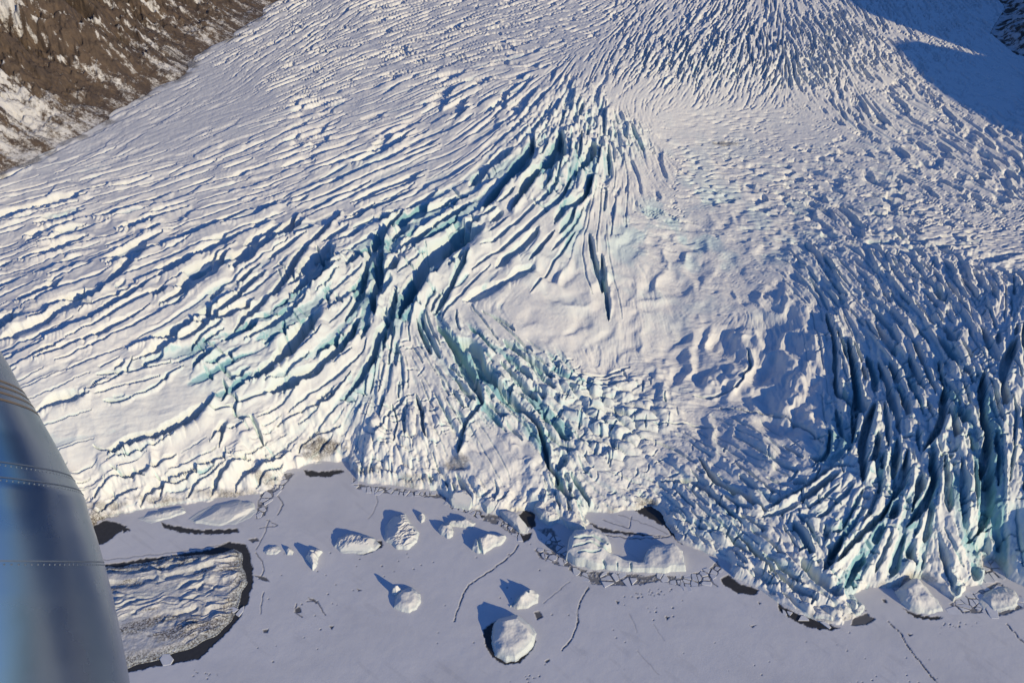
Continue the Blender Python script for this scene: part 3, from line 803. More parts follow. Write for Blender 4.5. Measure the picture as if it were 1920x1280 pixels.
LINES = [
 ([(972,1020),(964,1035),(945,1052),(920,1070),(890,1088),(872,1105),(862,1130),(852,1165)],1.6,.9),
 ([(1104,1102),(1090,1125),(1082,1145),(1084,1165),(1074,1195),(1054,1220)],1.8,.95),
 ([(1666,1165),(1690,1190),(1710,1225),(1740,1260),(1765,1290)],1.6,.9),
 ([(1888,1170),(1910,1195),(1930,1215)],1.6,.8),
 ([(1320,1080),(1345,1100)],1.4,.7),([(1098,1000),(1140,1004),(1190,1010),(1240,1008),(1270,1000)],1.4,.8),
 ([(705,925),(708,940),(700,960),(690,972)],.8,.5),([(430,1018),(340,1034),(230,1046),(180,1052)],1.0,.5),
 ([(480,1036),(492,1050),(496,1070),(486,1085)],1.2,.7),([(556,1132),(552,1146),(566,1156)],1.6,.8),([(575,1127),(596,1128),(610,1152)],1.3,.8),
 ([(522,930),(530,945),(520,965)],1.2,.7),([(494,1110),(488,1150)],1.0,.6),([(1068,1090),(1030,1120),(1018,1130)],.7,.5),
 ([(1184,968),(1180,990),(1130,975)],1.0,.6),([(1690,1120),(1670,1100),(1640,1100)],1.0,.5),([(1180,1150),(1195,1185)],.9,.3),([(1225,1170),(1245,1200)],1.,.25),([(1195,1220),(1235,1265)],1.,.3),
 ([(1160,965),(1220,985),(1250,1000)],.9,.5),([(486,990),(520,985),(500,975)],.8,.6),([(505,975),(496,1000),(480,1030)],1.0,.6),
]
for p in LINES: dark_line(*p)
rd = random.Random(4)
def specks(x, y, rx, ry, n, r0=.6, r1=1.6):
    for _ in range(n):
        sx = x + rd.gauss(0, rx); sy = y + rd.gauss(0, ry); rad = rd.uniform(r0, r1)
        m = lk & (np.abs(LX - sx) < 5) & (np.abs(LY - sy) < 5)
        d = np.hypot((LX[m] - sx), (LY[m] - sy) * 1.3)
        lake_dark[m] = np.maximum(lake_dark[m], rd.uniform(.4, .9) * (1 - smooth(rad * .5, rad + .7, d)))
for a in [(1215,1112,22,5,22),(990,1270,18,4,14),(1790,1175,22,6,14),(1680,1270,40,10,8),(700,1060,80,40,16),(640,1130,60,40,10),(1640,1220,90,30,10),(860,1040,60,20,8),(1240,1150,20,6,5,.8,2),(1000,1130,300,60,22),(380,1262,16,4,12),(1500,1240,200,20,10),(540,1150,90,60,12,.6,1.8),(1100,1180,60,30,6)]:
    specks(*a)
sh = (fbm(LX / 120, LY / 60, 1, 4) * .5 + .5)
slush = smooth(.05, .35, fbm(LX / 5, LY / 4, 3, 4)) * (np.abs(lake_dark - .72) < .12)
lake_dark = lake_dark * (1 - .55 * slush)
lake_grey = np.clip(.5 * smooth(.25, .5, fbm((LX * .8 + LY * .6) / 60, (LY * .8 - LX * .6) / 9, 2, 4)) * smooth(-.1, .3, fbm(LX / 150, LY / 90, 4, 2)) + smooth(.45, .85, sh) * .5 + smooth(.25, .6, fbm(LX / 28, LY / 12, 6, 4)) * .12, 0, 1) * lk
# drifts and old pressure ridges under the snow
drift = fbm(VX / 14, VY / 14, 3, 3) * .10 + fbm(VX / 4, VY / 4, 6, 2) * .03
snow_lvl = 0.32 + drift
Z = np.where(lk, np.where(lake_dark > .5, -0.05, snow_lvl * (1 - lake_dark)), Z)
OX = np.where(lk, VX, OX); OY = np.where(lk, VY, OY)

# ------------------------------------------------------------------ snow, rock and ice cover of the land
gzx = np.gradient(Z, axis=1) / np.maximum(np.gradient(VX, axis=1), 1e-3)
gzy = np.gradient(Z, axis=0) / np.maximum(np.gradient(VY, axis=0), 1e-3)
slope = np.hypot(gzx, gzy)
old = np.exp(-(((PX - 1270) / 260) ** 2 + ((PY - 440) / 150) ** 2)) * smooth(-.1, .35, fbm(VX / 22, VY / 30, 3, 4)) * .45
ice = ice + old
ice_att = np.clip(ice * 1.0 + smooth(.9, 2.2, slope) * (0.10 + .9 * ice) * fade, 0, 1)
dirt_att = np.clip(dirt + .9 * smooth(-26, -2, SDM) * smooth(-.15, .3, fbm(VX / 16, VY / 16, 4, 4)) + (1 - smooth(0, 9, dF)) * .5 * inI * smooth(.15, .4, fbm(PX / 40, PY / 30, 3, 3)), 0, 1)
# rock: bare ribs, snow lying in the gullies and on the lower scree
q = fbm((slen + .25 * dm) / 15 + gul * .8, dm / 110, 6, 6, .72) * .85 + fbm(VX / 6, VY / 6, 2, 4, .7) * .42 + .45 * fbm((slen + .3 * dm) / 48, dm / 260, 3, 4, .6)
q = q - rid * .22 + 0.18 * smooth(90, 0, dm) - 0.40 * smooth(50, 240, dm) + .32 * (fbm(VX / 170, VY / 170, 5, 3)) 
snow_m = np.clip(q + .5 - .10, 0, 1)
kf = smooth(110, 10, dm) * .8
snow_m = snow_m * (1 - kf) + (.455 + .2 * fbm(VX / 12, VY / 12, 3, 4)) * kf
qr = fbm(VX / 14, VY / 14, 6, 5, .65)
snow_r = np.clip(qr * .8 + .58, 0, 1)
SNOWM = np.where(inR, snow_r, snow_m).astype(np.float32)
TONE = (fbm(slen / 60, dm / 200, 7, 3) * .5 + .5).astype(np.float32)
print("maps ready")

# ------------------------------------------------------------------ materials
def new_mat(name):
    m = bpy.data.materials.new(name); m.use_nodes = True
    nt = m.node_tree; b = nt.nodes["Principled BSDF"]
    return m, nt, b
def attr(nt, name):
    n = nt.nodes.new("ShaderNodeAttribute"); n.attribute_name = name; return n.outputs["Fac"]
def noise(nt, scale, detail=4.0, rough=.55):
    tc = nt.nodes.new("ShaderNodeNewGeometry"); n = nt.nodes.new("ShaderNodeTexNoise")
    n.inputs["Scale"].default_value = scale; n.inputs["Detail"].default_value = detail; n.inputs["Roughness"].default_value = rough
    nt.links.new(tc.outputs["Position"], n.inputs["Vector"]); return n.outputs["Fac"]
def mixc(nt, fac, a, b):
    n = nt.nodes.new("ShaderNodeMix"); n.data_type = 'RGBA'
    if hasattr(fac, "links") : nt.links.new(fac, n.inputs[0])
    else: n.inputs[0].default_value = fac
    for s, v in ((n.inputs[6], a), (n.inputs[7], b)):
        if isinstance(v, tuple): s.default_value = v + (1,)
        else: nt.links.new(v, s)
    return n.outputs[2]
def ramp_(nt, fac, lo, hi, a=0.0, b=1.0):
    n = nt.nodes.new("ShaderNodeMapRange"); n.clamp = True
    nt.links.new(fac, n.inputs[0]); n.inputs[1].default_value = lo; n.inputs[2].default_value = hi; n.inputs[3].default_value = a; n.inputs[4].default_value = b
    return n.outputs[0]
def mul(nt, a, b):
    n = nt.nodes.new("ShaderNodeMath"); n.operation = 'MULTIPLY'; nt.links.new(a, n.inputs[0])
    if isinstance(b, float): n.inputs[1].default_value = b
    else: nt.links.new(b, n.inputs[1])
    return n.outputs[0]
def bump(nt, b, h, dist, strength=1.0):
    n = nt.nodes.new("ShaderNodeBump"); n.inputs["Distance"].default_value = dist; n.inputs["Strength"].default_value = strength
    nt.links.new(h, n.inputs["Height"]); nt.links.new(n.outputs["Normal"], b.inputs["Normal"])
SNOW = (.735, .722, .70)
TEALC = (.22, .42, .47)
m_ice, nt, b = new_mat("glacier_snow_and_ice")
ia = attr(nt, "ice")
c = mixc(nt, ramp_(nt, ia, 0, .45), SNOW, (.61, .70, .70))
c = mixc(nt, ramp_(nt, ia, .4, 1), c, TEALC)
n1 = noise(nt, .12, 6)
c = mixc(nt, mul(nt, ramp_(nt, n1, .45, .75), 0.18), c, (.62, .70, .76))
c = mixc(nt, mul(nt, attr(nt, "dirt"), ramp_(nt, noise(nt, .9, 6, .7), .3, .55)), c, (.10, .085, .07))
nt.links.new(c, b.inputs["Base Color"]); b.inputs["Roughness"].default_value = .75; b.inputs["Specular IOR Level"].default_value = .25
bump(nt, b, noise(nt, .45, 6, .55), .22, .8)
m_rock, nt, b = new_mat("snow_dusted_rock")
c = mixc(nt, attr(nt, "tone"), (.034, .027, .025), (.100, .070, .050))
c = mixc(nt, ramp_(nt, noise(nt, .02, 8, .7), .42, .62), c, (.050, .036, .032))
c = mixc(nt, ramp_(nt, noise(nt, .11, 10, .75), .45, .7), c, (.125, .086, .058))
ad = nt.nodes.new("ShaderNodeMath"); ad.operation = 'ADD'
nt.links.new(attr(nt, "snow"), ad.inputs[0]); nt.links.new(ramp_(nt, noise(nt, .30, 12, .8), .25, .75, -.22, .22), ad.inputs[1])
c = mixc(nt, ramp_(nt, ad.outputs[0], .44, .60), c, (.54, .53, .53))
nt.links.new(c, b.inputs["Base Color"]); b.inputs["Roughness"].default_value = .9
bump(nt, b, noise(nt, .25, 8, .65), 1.6, .9)
m_lake, nt, b = new_mat("lake_snow_and_dark_ice")
c = mixc(nt, attr(nt, "grey"), (.63, .63, .655), (.53, .53, .555))
c = mixc(nt, mul(nt, ramp_(nt, noise(nt, .03, 6), .4, .7), .35), c, (.53, .535, .56))
c = mixc(nt, mul(nt, ramp_(nt, noise(nt, .012, 9, .65), .48, .62), .22), c, (.72, .715, .73))
dk = attr(nt, "dark")
c = mixc(nt, dk, c, mixc(nt, noise(nt, .4, 5), (.035, .035, .038), (.065, .065, .068)))
nt.links.new(c, b.inputs["Base Color"])
nt.links.new(ramp_(nt, dk, 0, 1, .8, .45), b.inputs["Roughness"]); b.inputs["Specular IOR Level"].default_value = .2
bump(nt, b, noise(nt, .8, 4), .08, .6)
m_berg, nt, b = new_mat("iceberg_snow_and_ice")
c = mixc(nt, attr(nt, "ice"), (.67, .66, .65), (.38, .56, .57))
c = mixc(nt, mul(nt, ramp_(nt, noise(nt, .25, 6, .6), .45, .7), .5), c, (.50, .53, .57))
c = mixc(nt, mul(nt, attr(nt, "dirt"), ramp_(nt, noise(nt, .9, 8, .78), .40, .58)), c, (.075, .06, .05))
nt.links.new(c, b.inputs["Base Color"]); b.inputs["Roughness"].default_value = .7; b.inputs["Specular IOR Level"].default_value = .25
bump(nt, b, noise(nt, .6, 6, .55), .16, .8)
m_floe, nt, b = new_mat("ice_floe")
c = mixc(nt, noise(nt, .35, 4), (.72, .73, .77), (.50, .52, .57))
nt.links.new(c, b.inputs["Base Color"]); b.inputs["Roughness"].default_value = .7
bump(nt, b, noise(nt, 1.5, 4), .06, .6)

# ------------------------------------------------------------------ mesh builders
def mesh_from_arrays(name, co, faces, mats, atts=None):
    me = bpy.data.meshes.new(name)
    me.vertices.add(len(co)); me.vertices.foreach_set("co", np.ascontiguousarray(co, np.float32).ravel())
    nf = len(faces)
    me.loops.add(nf * 4); me.polygons.add(nf)
    me.loops.foreach_set("vertex_index", np.ascontiguousarray(faces, np.int32).ravel())
    me.polygons.foreach_set("loop_start", np.arange(0, nf * 4, 4, dtype=np.int32))
    me.polygons.foreach_set("loop_total", np.full(nf, 4, np.int32))
    me.polygons.foreach_set("use_smooth", np.ones(nf, bool))
    me.update(calc_edges=True)
    for k, v in (atts or {}).items():
        a = me.attributes.new(k, 'FLOAT', 'POINT'); a.data.foreach_set("value", np.ascontiguousarray(v, np.float32).ravel())
    me.materials.append(mats)
    o = bpy.data.objects.new(name, me); col.objects.link(o)
    return o
nr, nc = VX.shape
ids = np.arange(nr * nc).reshape(nr, nc)
F = np.stack([ids[:-1, :-1], ids[:-1, 1:], ids[1:, 1:], ids[1:, :-1]], -1).reshape(-1, 4)
co_all = np.stack([OX, OY, Z], -1).reshape(-1, 3)
cls = np.where(lk, 0, 1)
cls = np.where(inI & ((SDM > 0) | inR), 2, cls).ravel()
fc = cls[F]
is_lake = (fc == 0).all(1); is_mt = (~is_lake) & (fc == 2).any(1); is_gl = ~(is_lake | is_mt)
# left and right walls apart
left_side = VX.ravel()[F[:, 0]] < 0
def piece(name, mask, mat, atts):
    f = F[mask]; used, inv = np.unique(f, return_inverse=True)
    o = mesh_from_arrays(name, co_all[used], inv.reshape(-1, 4), mat, {k: v.ravel()[used] for k, v in atts.items()})
    o["kind"] = "structure"
    return o
glacier = piece("glacier", is_gl, m_ice, {"ice": ice_att, "dirt": dirt_att})
lake = piece("frozen_lake", is_lake, m_lake, {"dark": lake_dark, "grey": lake_grey})
mt = piece("mountain", is_mt & left_side, m_rock, {"snow": SNOWM, "tone": TONE})
mt2 = piece("mountain", is_mt & ~left_side, m_rock, {"snow": SNOWM, "tone": TONE})
# the ground beyond the surveyed sheet: the right-hand ridge, and plain snow and lake around
def coarse(name, x0, x1, y0, y1, step, fn, mat, atts):
    xs = np.arange(x0, x1 + step, step); ys = np.arange(y0, y1 + step, step)
    X, Y = np.meshgrid(xs, ys); Zc = fn(X, Y)
    idc = np.arange(X.size).reshape(X.shape)
    f = np.stack([idc[:-1, :-1], idc[:-1, 1:], idc[1:, 1:], idc[1:, :-1]], -1).reshape(-1, 4)
    inn = (np.abs(X / (Y + YO)) < .632) & (Y > 212) & (Y < 2990)
    keep = ~inn.ravel()[f].all(1)
    f = f[keep]
    o = mesh_from_arrays(name, np.stack([X, Y, Zc], -1).reshape(-1, 3), f, mat, {k: np.full(X.size, v) if np.isscalar(v) else v(X, Y).ravel() for k, v in atts.items()})
    o["kind"] = "structure"; return o
def far_fn(X, Y):
    h = right_wall(X, Y, 1.0)
    base = np.interp(Y, [-600, 200, 480, 1000, 2000, 5000], [-1.5, -1.5, 10, 50, 110, 200])
    wallL = np.where(X < 0, (-X - (Y + YO) * .60) * .55 * smooth(300, 700, Y), -99)
    return np.maximum(np.maximum(base, h) - 1.5, np.where(X < 0, base + wallL - 2, -9))
coarse("mountain", 300, 2300, -700, 3200, 20, lambda X, Y: far_fn(X, Y) - 0.0, m_rock, {"snow": .6, "tone": .3})
def lake_far(X, Y): return np.full(X.shape, -0.6)
coarse("frozen_lake", -2400, 2400, -1600, 420, 60, lake_far, m_lake, {"dark": 0.0, "grey": 0.2})
coarse("mountain", -3200, -260, 380, 4200, 40, lambda X, Y: np.where(Y > 380, np.maximum(0, (-X - (Y + YO) * .60)) * .5 + np.interp(Y, [380, 600, 1000, 4000], [0, 30, 50, 200]) - 6, -2), m_rock, {"snow": .7, "tone": .4})
coarse("snowfield", -3000, 3600, 2950, 6000, 60, lambda X, Y: np.full(X.shape, 150.) + (Y - 2950) * .06, m_ice, {"ice": 0., "dirt": 0.})

# ------------------------------------------------------------------ icebergs
def tag(o, label, cat, group=None):
    o["label"] = label; o["category"] = cat
    if group: o["group"] = group
    return o
def iceberg(name, outline, peaks, edge, label, cat="iceberg", rough=1.0, cracks=(), ice_=.25, dirt_=0.0, step=1.1, rise=.45, ridge_ang=None, group=None, ridge_amp=0.0, sink=.4, nfac=7, hs=.8):
    """outline and peaks (x, y, metres) as measured at the waterline; real size comes out of the ground position"""
    g = np.array([ground(x, y, 0.3) for x, y in outline])
    pk = np.array([list(ground(x, y, h * hs)) + [h * hs] for x, y, h in peaks])
    lo = g.min(0) - 1.5; hi = g.max(0) + 1.5
    ctr = (lo + hi) / 2
    st = max(.28, step * float(np.hypot(ctr[1], CAM_Z)) / FPX * .8)
    xs = np.arange(lo[0], hi[0] + st, st); ys = np.arange(lo[1], hi[1] + st, st)
    X, Y = np.meshgrid(xs, ys)
    size = float(min(hi - lo))
    wx = fbm(X / (size * .22), Y / (size * .22), 3, 3) * size * .05; wy = fbm(X / (size * .22), Y / (size * .22), 6, 3) * size * .05
    poly = [tuple(p) for p in g]
    d = dist_poly(poly, X + wx, Y + wy, True); i = inside_map(poly, X + wx, Y + wy)
    sd = np.where(i, d, -d)
    w = 0; hh_ = 0
    for p in pk:
        k = 1 / ((X - p[0]) ** 2 + (Y - p[1]) ** 2 + (size * .06) ** 2) ** 1.3
        w = w + k; hh_ = hh_ + k * p[2]
    hf = hh_ / w
    rmp = rise * smooth(0, max(edge * .25, st * 1.5), sd) + (1 - rise) * smooth(0, edge, sd)
    nz = fbm(X / (size * .3), Y / (size * .3), 4, 4, .5)
    fine = fbm(X / 2.2, Y / 2.2, 2, 3, .6)
    Zb = hf * rmp * (1 + .35 * nz * rough) + fine * .18 * rough * smooth(0, 1.5, sd)
    if ridge_amp:
        ca, sa = math.cos(ridge_ang), math.sin(ridge_ang)
        s_ = (-X * sa + Y * ca) / (size * .11) + nz * 1.5; t_ = (X * ca + Y * sa) / (size * .36)
        r_ = fbm(s_, t_, 5, 3)
        r2_ = fbm(s_ * 2.3 + 9, t_ * 2.6, 1, 3)
        Zb += ((1 - np.abs(r_) * 3).clip(-.6, 1) * .55 + (.5 - np.abs(r2_) * 2).clip(-.3, .5) * .5) * ridge_amp * smooth(0, edge * .7, sd) * (1 if hs > .7 else (.15 + 1.1 * smooth(-.15, .35, fbm(X / 26, Y / 18, 7, 3) + .012 * (Y - ctr[1]))))
    iceA = np.full(X.shape, ice_) * (1 - smooth(0, edge * .8, sd)) + .1 * ice_
    for cpts, cw, cd in cracks:
        cg = [tuple(float(v) for v in ground(x, y, float(np.mean(pk[:, 2])) * .7)) for x, y in cpts]
        dc = dist_poly(cg, X + wx * .6, Y + wy * .6)
        Zb -= cd * (1 - smooth(cw * .3, cw, dc)) * (1 if hs > .7 else smooth(-.35, .15, fbm(X / 12, Y / 12, 6, 3))); iceA = np.maximum(iceA, (.8 if dirt_ < 1 else .15) * (1 - smooth(0, cw * 1.6, dc)))
    rb = np.random.default_rng(int(outline[0][0] * 3 + outline[0][1]))
    cen = g.mean(0); hmx = float(pk[:, 2].max())
    for kk in range(nfac if nfac != 7 else 5):
        a_ = rb.uniform(0, 6.283); dx_, dy_ = math.cos(a_), math.sin(a_)
        ext = float(((g - cen) @ np.array([dx_, dy_])).max())
        pr = (X - cen[0]) * dx_ + (Y - cen[1]) * dy_
        t0 = rb.uniform(.3, .85) * ext; sl_ = rb.uniform(.35, 1.3)
        Zb = np.minimum(Zb, np.maximum(hmx * rb.uniform(.75, 1.05) - (pr - t0) * sl_, .35 + .25 * Zb))
    Zb = np.maximum(Zb, .25)
    Zb = np.where(sd > -st * .4, Zb, -sink)
    dA = dirt_ * (.30 + .8 * smooth(.05, .4, fbm(X / 24, Y / 7 - X / 20, 1, 4)) + .75 * (1 - smooth(0, 12, sd)))
    idc = np.arange(X.size).reshape(X.shape)
    f = np.stack([idc[:-1, :-1], idc[:-1, 1:], idc[1:, 1:], idc[1:, :-1]], -1).reshape(-1, 4)
    keep = (sd.ravel()[f] > -st * 1.2).any(1)
    f = f[keep]; used, inv = np.unique(f, return_inverse=True)
    co = np.stack([X - ctr[0], Y - ctr[1], Zb], -1).reshape(-1, 3)[used]
    o = mesh_from_arrays(name, co, inv.reshape(-1, 4), m_berg, {"ice": iceA.ravel()[used], "dirt": np.clip(dA, 0, 1).ravel()[used]})
    o.location = (ctr[0], ctr[1], 0)
    return tag(o, label, cat, group)

G = "icebergs frozen into the lake"
iceberg("iceberg", [(922,1205),(924,1178),(934,1160),(950,1154),(972,1154),(992,1166),(1008,1186),(1000,1207),(985,1226),(966,1240),(946,1238),(930,1226)],
  [(948,1150,10),(978,1150,11),(995,1172,8),(950,1180,7.5),(960,1215,6),(940,1200,6)], 7, "largest rounded iceberg with open dark water curving along its lower left side", group=G, rough=.6, ice_=.3)
iceberg("iceberg", [(952,1137),(966,1124),(982,1110),(1000,1107),(1011,1115),(1008,1130),(992,1140),(968,1143)],
  [(972,1110,8),(990,1100,9),(1000,1115,5),(965,1130,4),(990,1130,4)], 5, "wedge iceberg with a cracked ridge just above the largest rounded iceberg", group=G, rough=.9, cracks=[([(960,1130),(985,1108),(990,1112)],1.2,1.6)])
iceberg("iceberg", [(738,1138),(741,1118),(752,1106),(774,1101),(788,1112),(790,1130),(783,1144),(766,1150),(748,1146)],
  [(760,1112,5.5),(775,1120,4.5),(752,1130,5),(775,1138,3.5)], 5, "round iceberg with a small crumbled pinnacle at its upper left corner", group=G, rough=.5)
iceberg("iceberg", [(734,1112),(740,1103),(752,1104),(754,1112),(744,1118)],[(741,1098,8),(748,1106,6)], 2.2, "small crumbled pinnacle leaning on the round iceberg", group=G, rough=1.6)
iceberg("iceberg", [(626,1024),(634,1010),(652,1002),(680,1000),(704,1008),(714,1021),(702,1032),(672,1038),(640,1036)],
  [(655,1000,6),(690,1006,6.5),(668,1015,5),(640,1020,4)], 6, "long domed iceberg with a thin dark moat at its right end", group=G, rough=.7, ridge_ang=.6, ridge_amp=.8)
iceberg("iceberg", [(718,1012),(722,986),(738,970),(762,963),(769,978),(786,996),(783,1016),(768,1029),(746,1030),(730,1022)],
  [(740,972,6),(758,965,6),(765,990,5),(740,1000,5.5),(765,1012,4.5)], 5, "leaf shaped iceberg with curved ribs across its snow", group=G, rough=.9, ridge_ang=.5, ridge_amp=1.6)
iceberg("iceberg", [(785,967),(792,961),(798,966),(797,976),(790,981),(786,975)],[(792,964,4)], 2.4, "tiny iceberg lump beside the leaf shaped iceberg", group=G)
iceberg("iceberg", [(820,994),(826,984),(846,984),(852,996),(850,1006),(838,1010),(826,1003)],[(830,982,6),(842,990,5)], 4, "small rounded iceberg below the narrow bar of ice", group=G)
iceberg("iceberg", [(828,981),(846,976),(868,977),(870,970),(884,974),(892,980),(886,990),(862,988),(838,986)],[(845,974,5),(870,968,5.5),(884,974,5)], 3.5, "narrow bar of ice lying above the small rounded iceberg", group=G, rough=1.2)
iceberg("iceberg", [(884,1030),(890,1014),(912,1004),(940,1000),(951,1008),(940,1020),(922,1030),(906,1040),(892,1036)],
  [(895,1004,9),(915,995,9),(940,1002,5),(900,1020,7),(915,1025,4)], 5, "tall wedge iceberg split by a fissure, below the long tilted slab", group=G, rough=1., cracks=[([(896,1008),(903,1036)],1.3,2.2)])
iceberg("iceberg", [(572,1048),(580,1036),(596,1028),(606,1034),(598,1044),(594,1060),(586,1072),(582,1058)],[(582,1038,6.5),(598,1032,5),(588,1052,6)], 2.6, "jagged three pointed iceberg left of the long domed iceberg", group=G, rough=1.5)
iceberg("iceberg", [(492,1034),(506,1024),(522,1022),(530,1032),(516,1040),(500,1040)],[(512,1024,2.6)], 4, "low snow covered mound beside the smallest white iceberg", group=G)
iceberg("iceberg", [(534,1030),(544,1026),(552,1034),(548,1041),(538,1040)],[(540,1028,4),(546,1034,2.5)], 2.5, "small white iceberg with a long pointed blue shadow", group=G)
iceberg("iceberg", [(930,958),(944,951),(956,956),(978,976),(992,992),(988,1000),(974,998),(948,978)],[(946,952,6.5),(965,965,6.5),(984,984,5.5)], 3, "long tilted slab iceberg jammed against the glacier front", group=G, rough=.4, rise=.8)
iceberg("iceberg", [(1062,1050),(1064,1024),(1078,1006),(1110,1004),(1138,1018),(1148,1032),(1140,1042),(1166,1053),(1204,1059),(1207,1044),(1222,1030),(1262,1027),(1281,1040),(1283,1070),(1230,1074),(1160,1072),(1110,1066),(1078,1060)],
  [(1082,1008,12),(1108,1010,12),(1130,1022,9),(1095,1030,10),(1075,1042,8),(1112,1045,7),(1135,1052,4),(1170,1060,3.8),(1200,1064,4),(1228,1038,6.5),(1262,1034,7.5),(1270,1055,6.5),(1235,1060,4.5)], 4,
  "largest flat topped iceberg with a tall ribbed end and low curved tongue", group=G, rough=.5, rise=.85, ice_=.28, cracks=[([(1078,1020),(1112,1012),(1138,1024)],1.1,1.3),([(1076,1032),(1110,1024),(1142,1034)],1.0,1.3),([(1085,1042),(1125,1036)],.9,1.),([(1132,1050),(1134,1066)],.8,1.6),([(1182,1054),(1183,1072)],.8,1.6),([(1158,1054),(1157,1070)],.7,1.2)], nfac=0, hs=1.)
iceberg("debris_iceberg", [(60,1085),(180,1066),(250,1056),(330,1047),(395,1036),(436,1026),(450,1034),(463,1062),(469,1090),(459,1120),(438,1152),(406,1187),(356,1220),(294,1243),(226,1254),(90,1266)],
  [(440,1050,4),(400,1045,6),(300,1055,6),(200,1070,7),(420,1100,3),(330,1110,4.5),(240,1120,5),(380,1160,2.5),(300,1200,2.5),(220,1220,3),(150,1150,5)], 9,
  "broad dirt streaked iceberg ringed by dark water beside the aircraft", group=None, rough=1.1, dirt_=1.0, ridge_ang=.24, ridge_amp=1.9, rise=.3, nfac=0, hs=.6,
  cracks=[([(150,1110),(193,1099),(300,1089),(395,1068)],3.6,1.9),([(150,1090),(200,1073),(306,1068),(380,1054)],2.8,1.6),([(150,1150),(205,1143),(270,1118),(330,1104),(386,1084)],3.0,1.8),([(211,1128),(240,1118),(273,1110)],2.6,2.6),
   ([(220,1168),(253,1150)],2.0,2.0),([(313,1156),(345,1150),(366,1141)],1.8,2.0),([(373,1105),(380,1094)],1.8,1.6),([(340,1130),(390,1112),(405,1098)],1.5,1.2),([(190,1190),(250,1180),(300,1165)],1.8,1.0),([(230,1058),(300,1052),(360,1048)],2.0,1.6)])
iceberg("iceberg", [(352,972),(372,958),(404,944),(452,936),(478,942),(482,958),(470,972),(440,984),(400,986),(366,982)],[(400,952,4),(450,944,4),(420,968,3)], 8, "low smooth snow covered slab above the curved dark channel", group=G, rough=.5)
iceberg("iceberg", [(255,972),(300,958),(345,950),(352,960),(320,972),(280,982)],[(300,962,3.5)], 5, "narrow snowy slab between the glacier foot and the frozen lake", group=G)
iceberg("iceberg", [(1676,1108),(1694,1092),(1714,1088),(1738,1104),(1758,1126),(1769,1146),(1742,1154),(1706,1146),(1688,1132)],[(1700,1085,9),(1718,1078,12),(1735,1110,8),(1705,1120,8),(1748,1138,4)], 7, "broad pyramid iceberg lying close in front of the crevassed glacier front", group=G, rough=.7)
iceberg("iceberg", [(1832,1126),(1850,1108),(1878,1098),(1902,1106),(1916,1124),(1904,1140),(1866,1147),(1842,1140)],[(1870,1105,3.4),(1890,1115,3),(1860,1130,2.6)], 6, "low flat iceberg held in the densest brash ice", group=G, rough=1.2)
for (ol, pk_, lb) in [
  ([(840,938),(852,925),(880,922),(896,940),(880,956),(852,952)],[(860,928,8),(882,932,7)],"blocky iceberg wedged in the corner where the front bends"),
  ([(900,948),(915,935),(940,940),(938,958),(912,962)],[(918,935,8)],"steep broken block at the foot of the smooth snow dome"),
  ([(1000,960),(1012,930),(1030,925),(1046,955),(1050,978),(1030,986),(1010,975)],[(1020,930,11),(1035,950,9)],"upright broken block leaning at the mouth of the deep crevasse"),
  ([(1050,975),(1066,955),(1082,965),(1100,990),(1088,998),(1064,992)],[(1068,955,8),(1085,975,6)],"wedge shaped block just above the largest flat topped iceberg"),
  ([(1500,1140),(1530,1128),(1560,1140),(1585,1158),(1570,1168),(1530,1160)],[(1530,1130,5),(1560,1145,4)],"crusted low block at the pointed tip of the glacier front"),
  ([(1600,1140),(1612,1128),(1622,1140),(1614,1152),(1602,1156)],[(1610,1130,5)],"small white block at the very tip of the glacier front"),
 ]:
    iceberg("iceberg", ol, pk_, 3.5, lb, group=G, rough=1.3, rise=.6, ice_=.4)

# ------------------------------------------------------------------ brash ice: every floe a thing of its own
def clip_half(poly, px, py, nx, ny):
    out = []
    n = len(poly)
    for i in range(n):
        a = poly[i]; b_ = poly[(i + 1) % n]
        da = (a[0] - px) * nx + (a[1] - py) * ny; db = (b_[0] - px) * nx + (b_[1] - py) * ny
        if da <= 0: out.append(a)
        if (da < 0) != (db < 0) and da != db:
            t = da / (da - db); out.append((a[0] + (b_[0] - a[0]) * t, a[1] + (b_[1] - a[1]) * t))
    return out
def floe_mesh(pts, th, rnd):
    n = len(pts)
    cxm = sum(p[0] for p in pts) / n; cym = sum(p[1] for p in pts) / n
    me = bpy.data.meshes.new("ice_floe")
    tx, ty = rnd.uniform(-.05, .05), rnd.uniform(-.05, .05)
    v = []
    for s, z in ((1.0, -.25), (1.0, th * .8), (.93, th)):
        for x, y in pts:
            dx, dy = (x - cxm) * s, (y - cym) * s
            v.append((dx, dy, z + (dx * tx + dy * ty) * (z > 0)))
    f = []
    for k in range(2):
        for i in range(n):
            j = (i + 1) % n; f.append((k * n + i, k * n + j, (k + 1) * n + j, (k + 1) * n + i))
    f.append(tuple(range(2 * n, 3 * n)))
    me.from_pydata(v, [], f); me.materials.append(m_floe)
    return me, cxm, cym
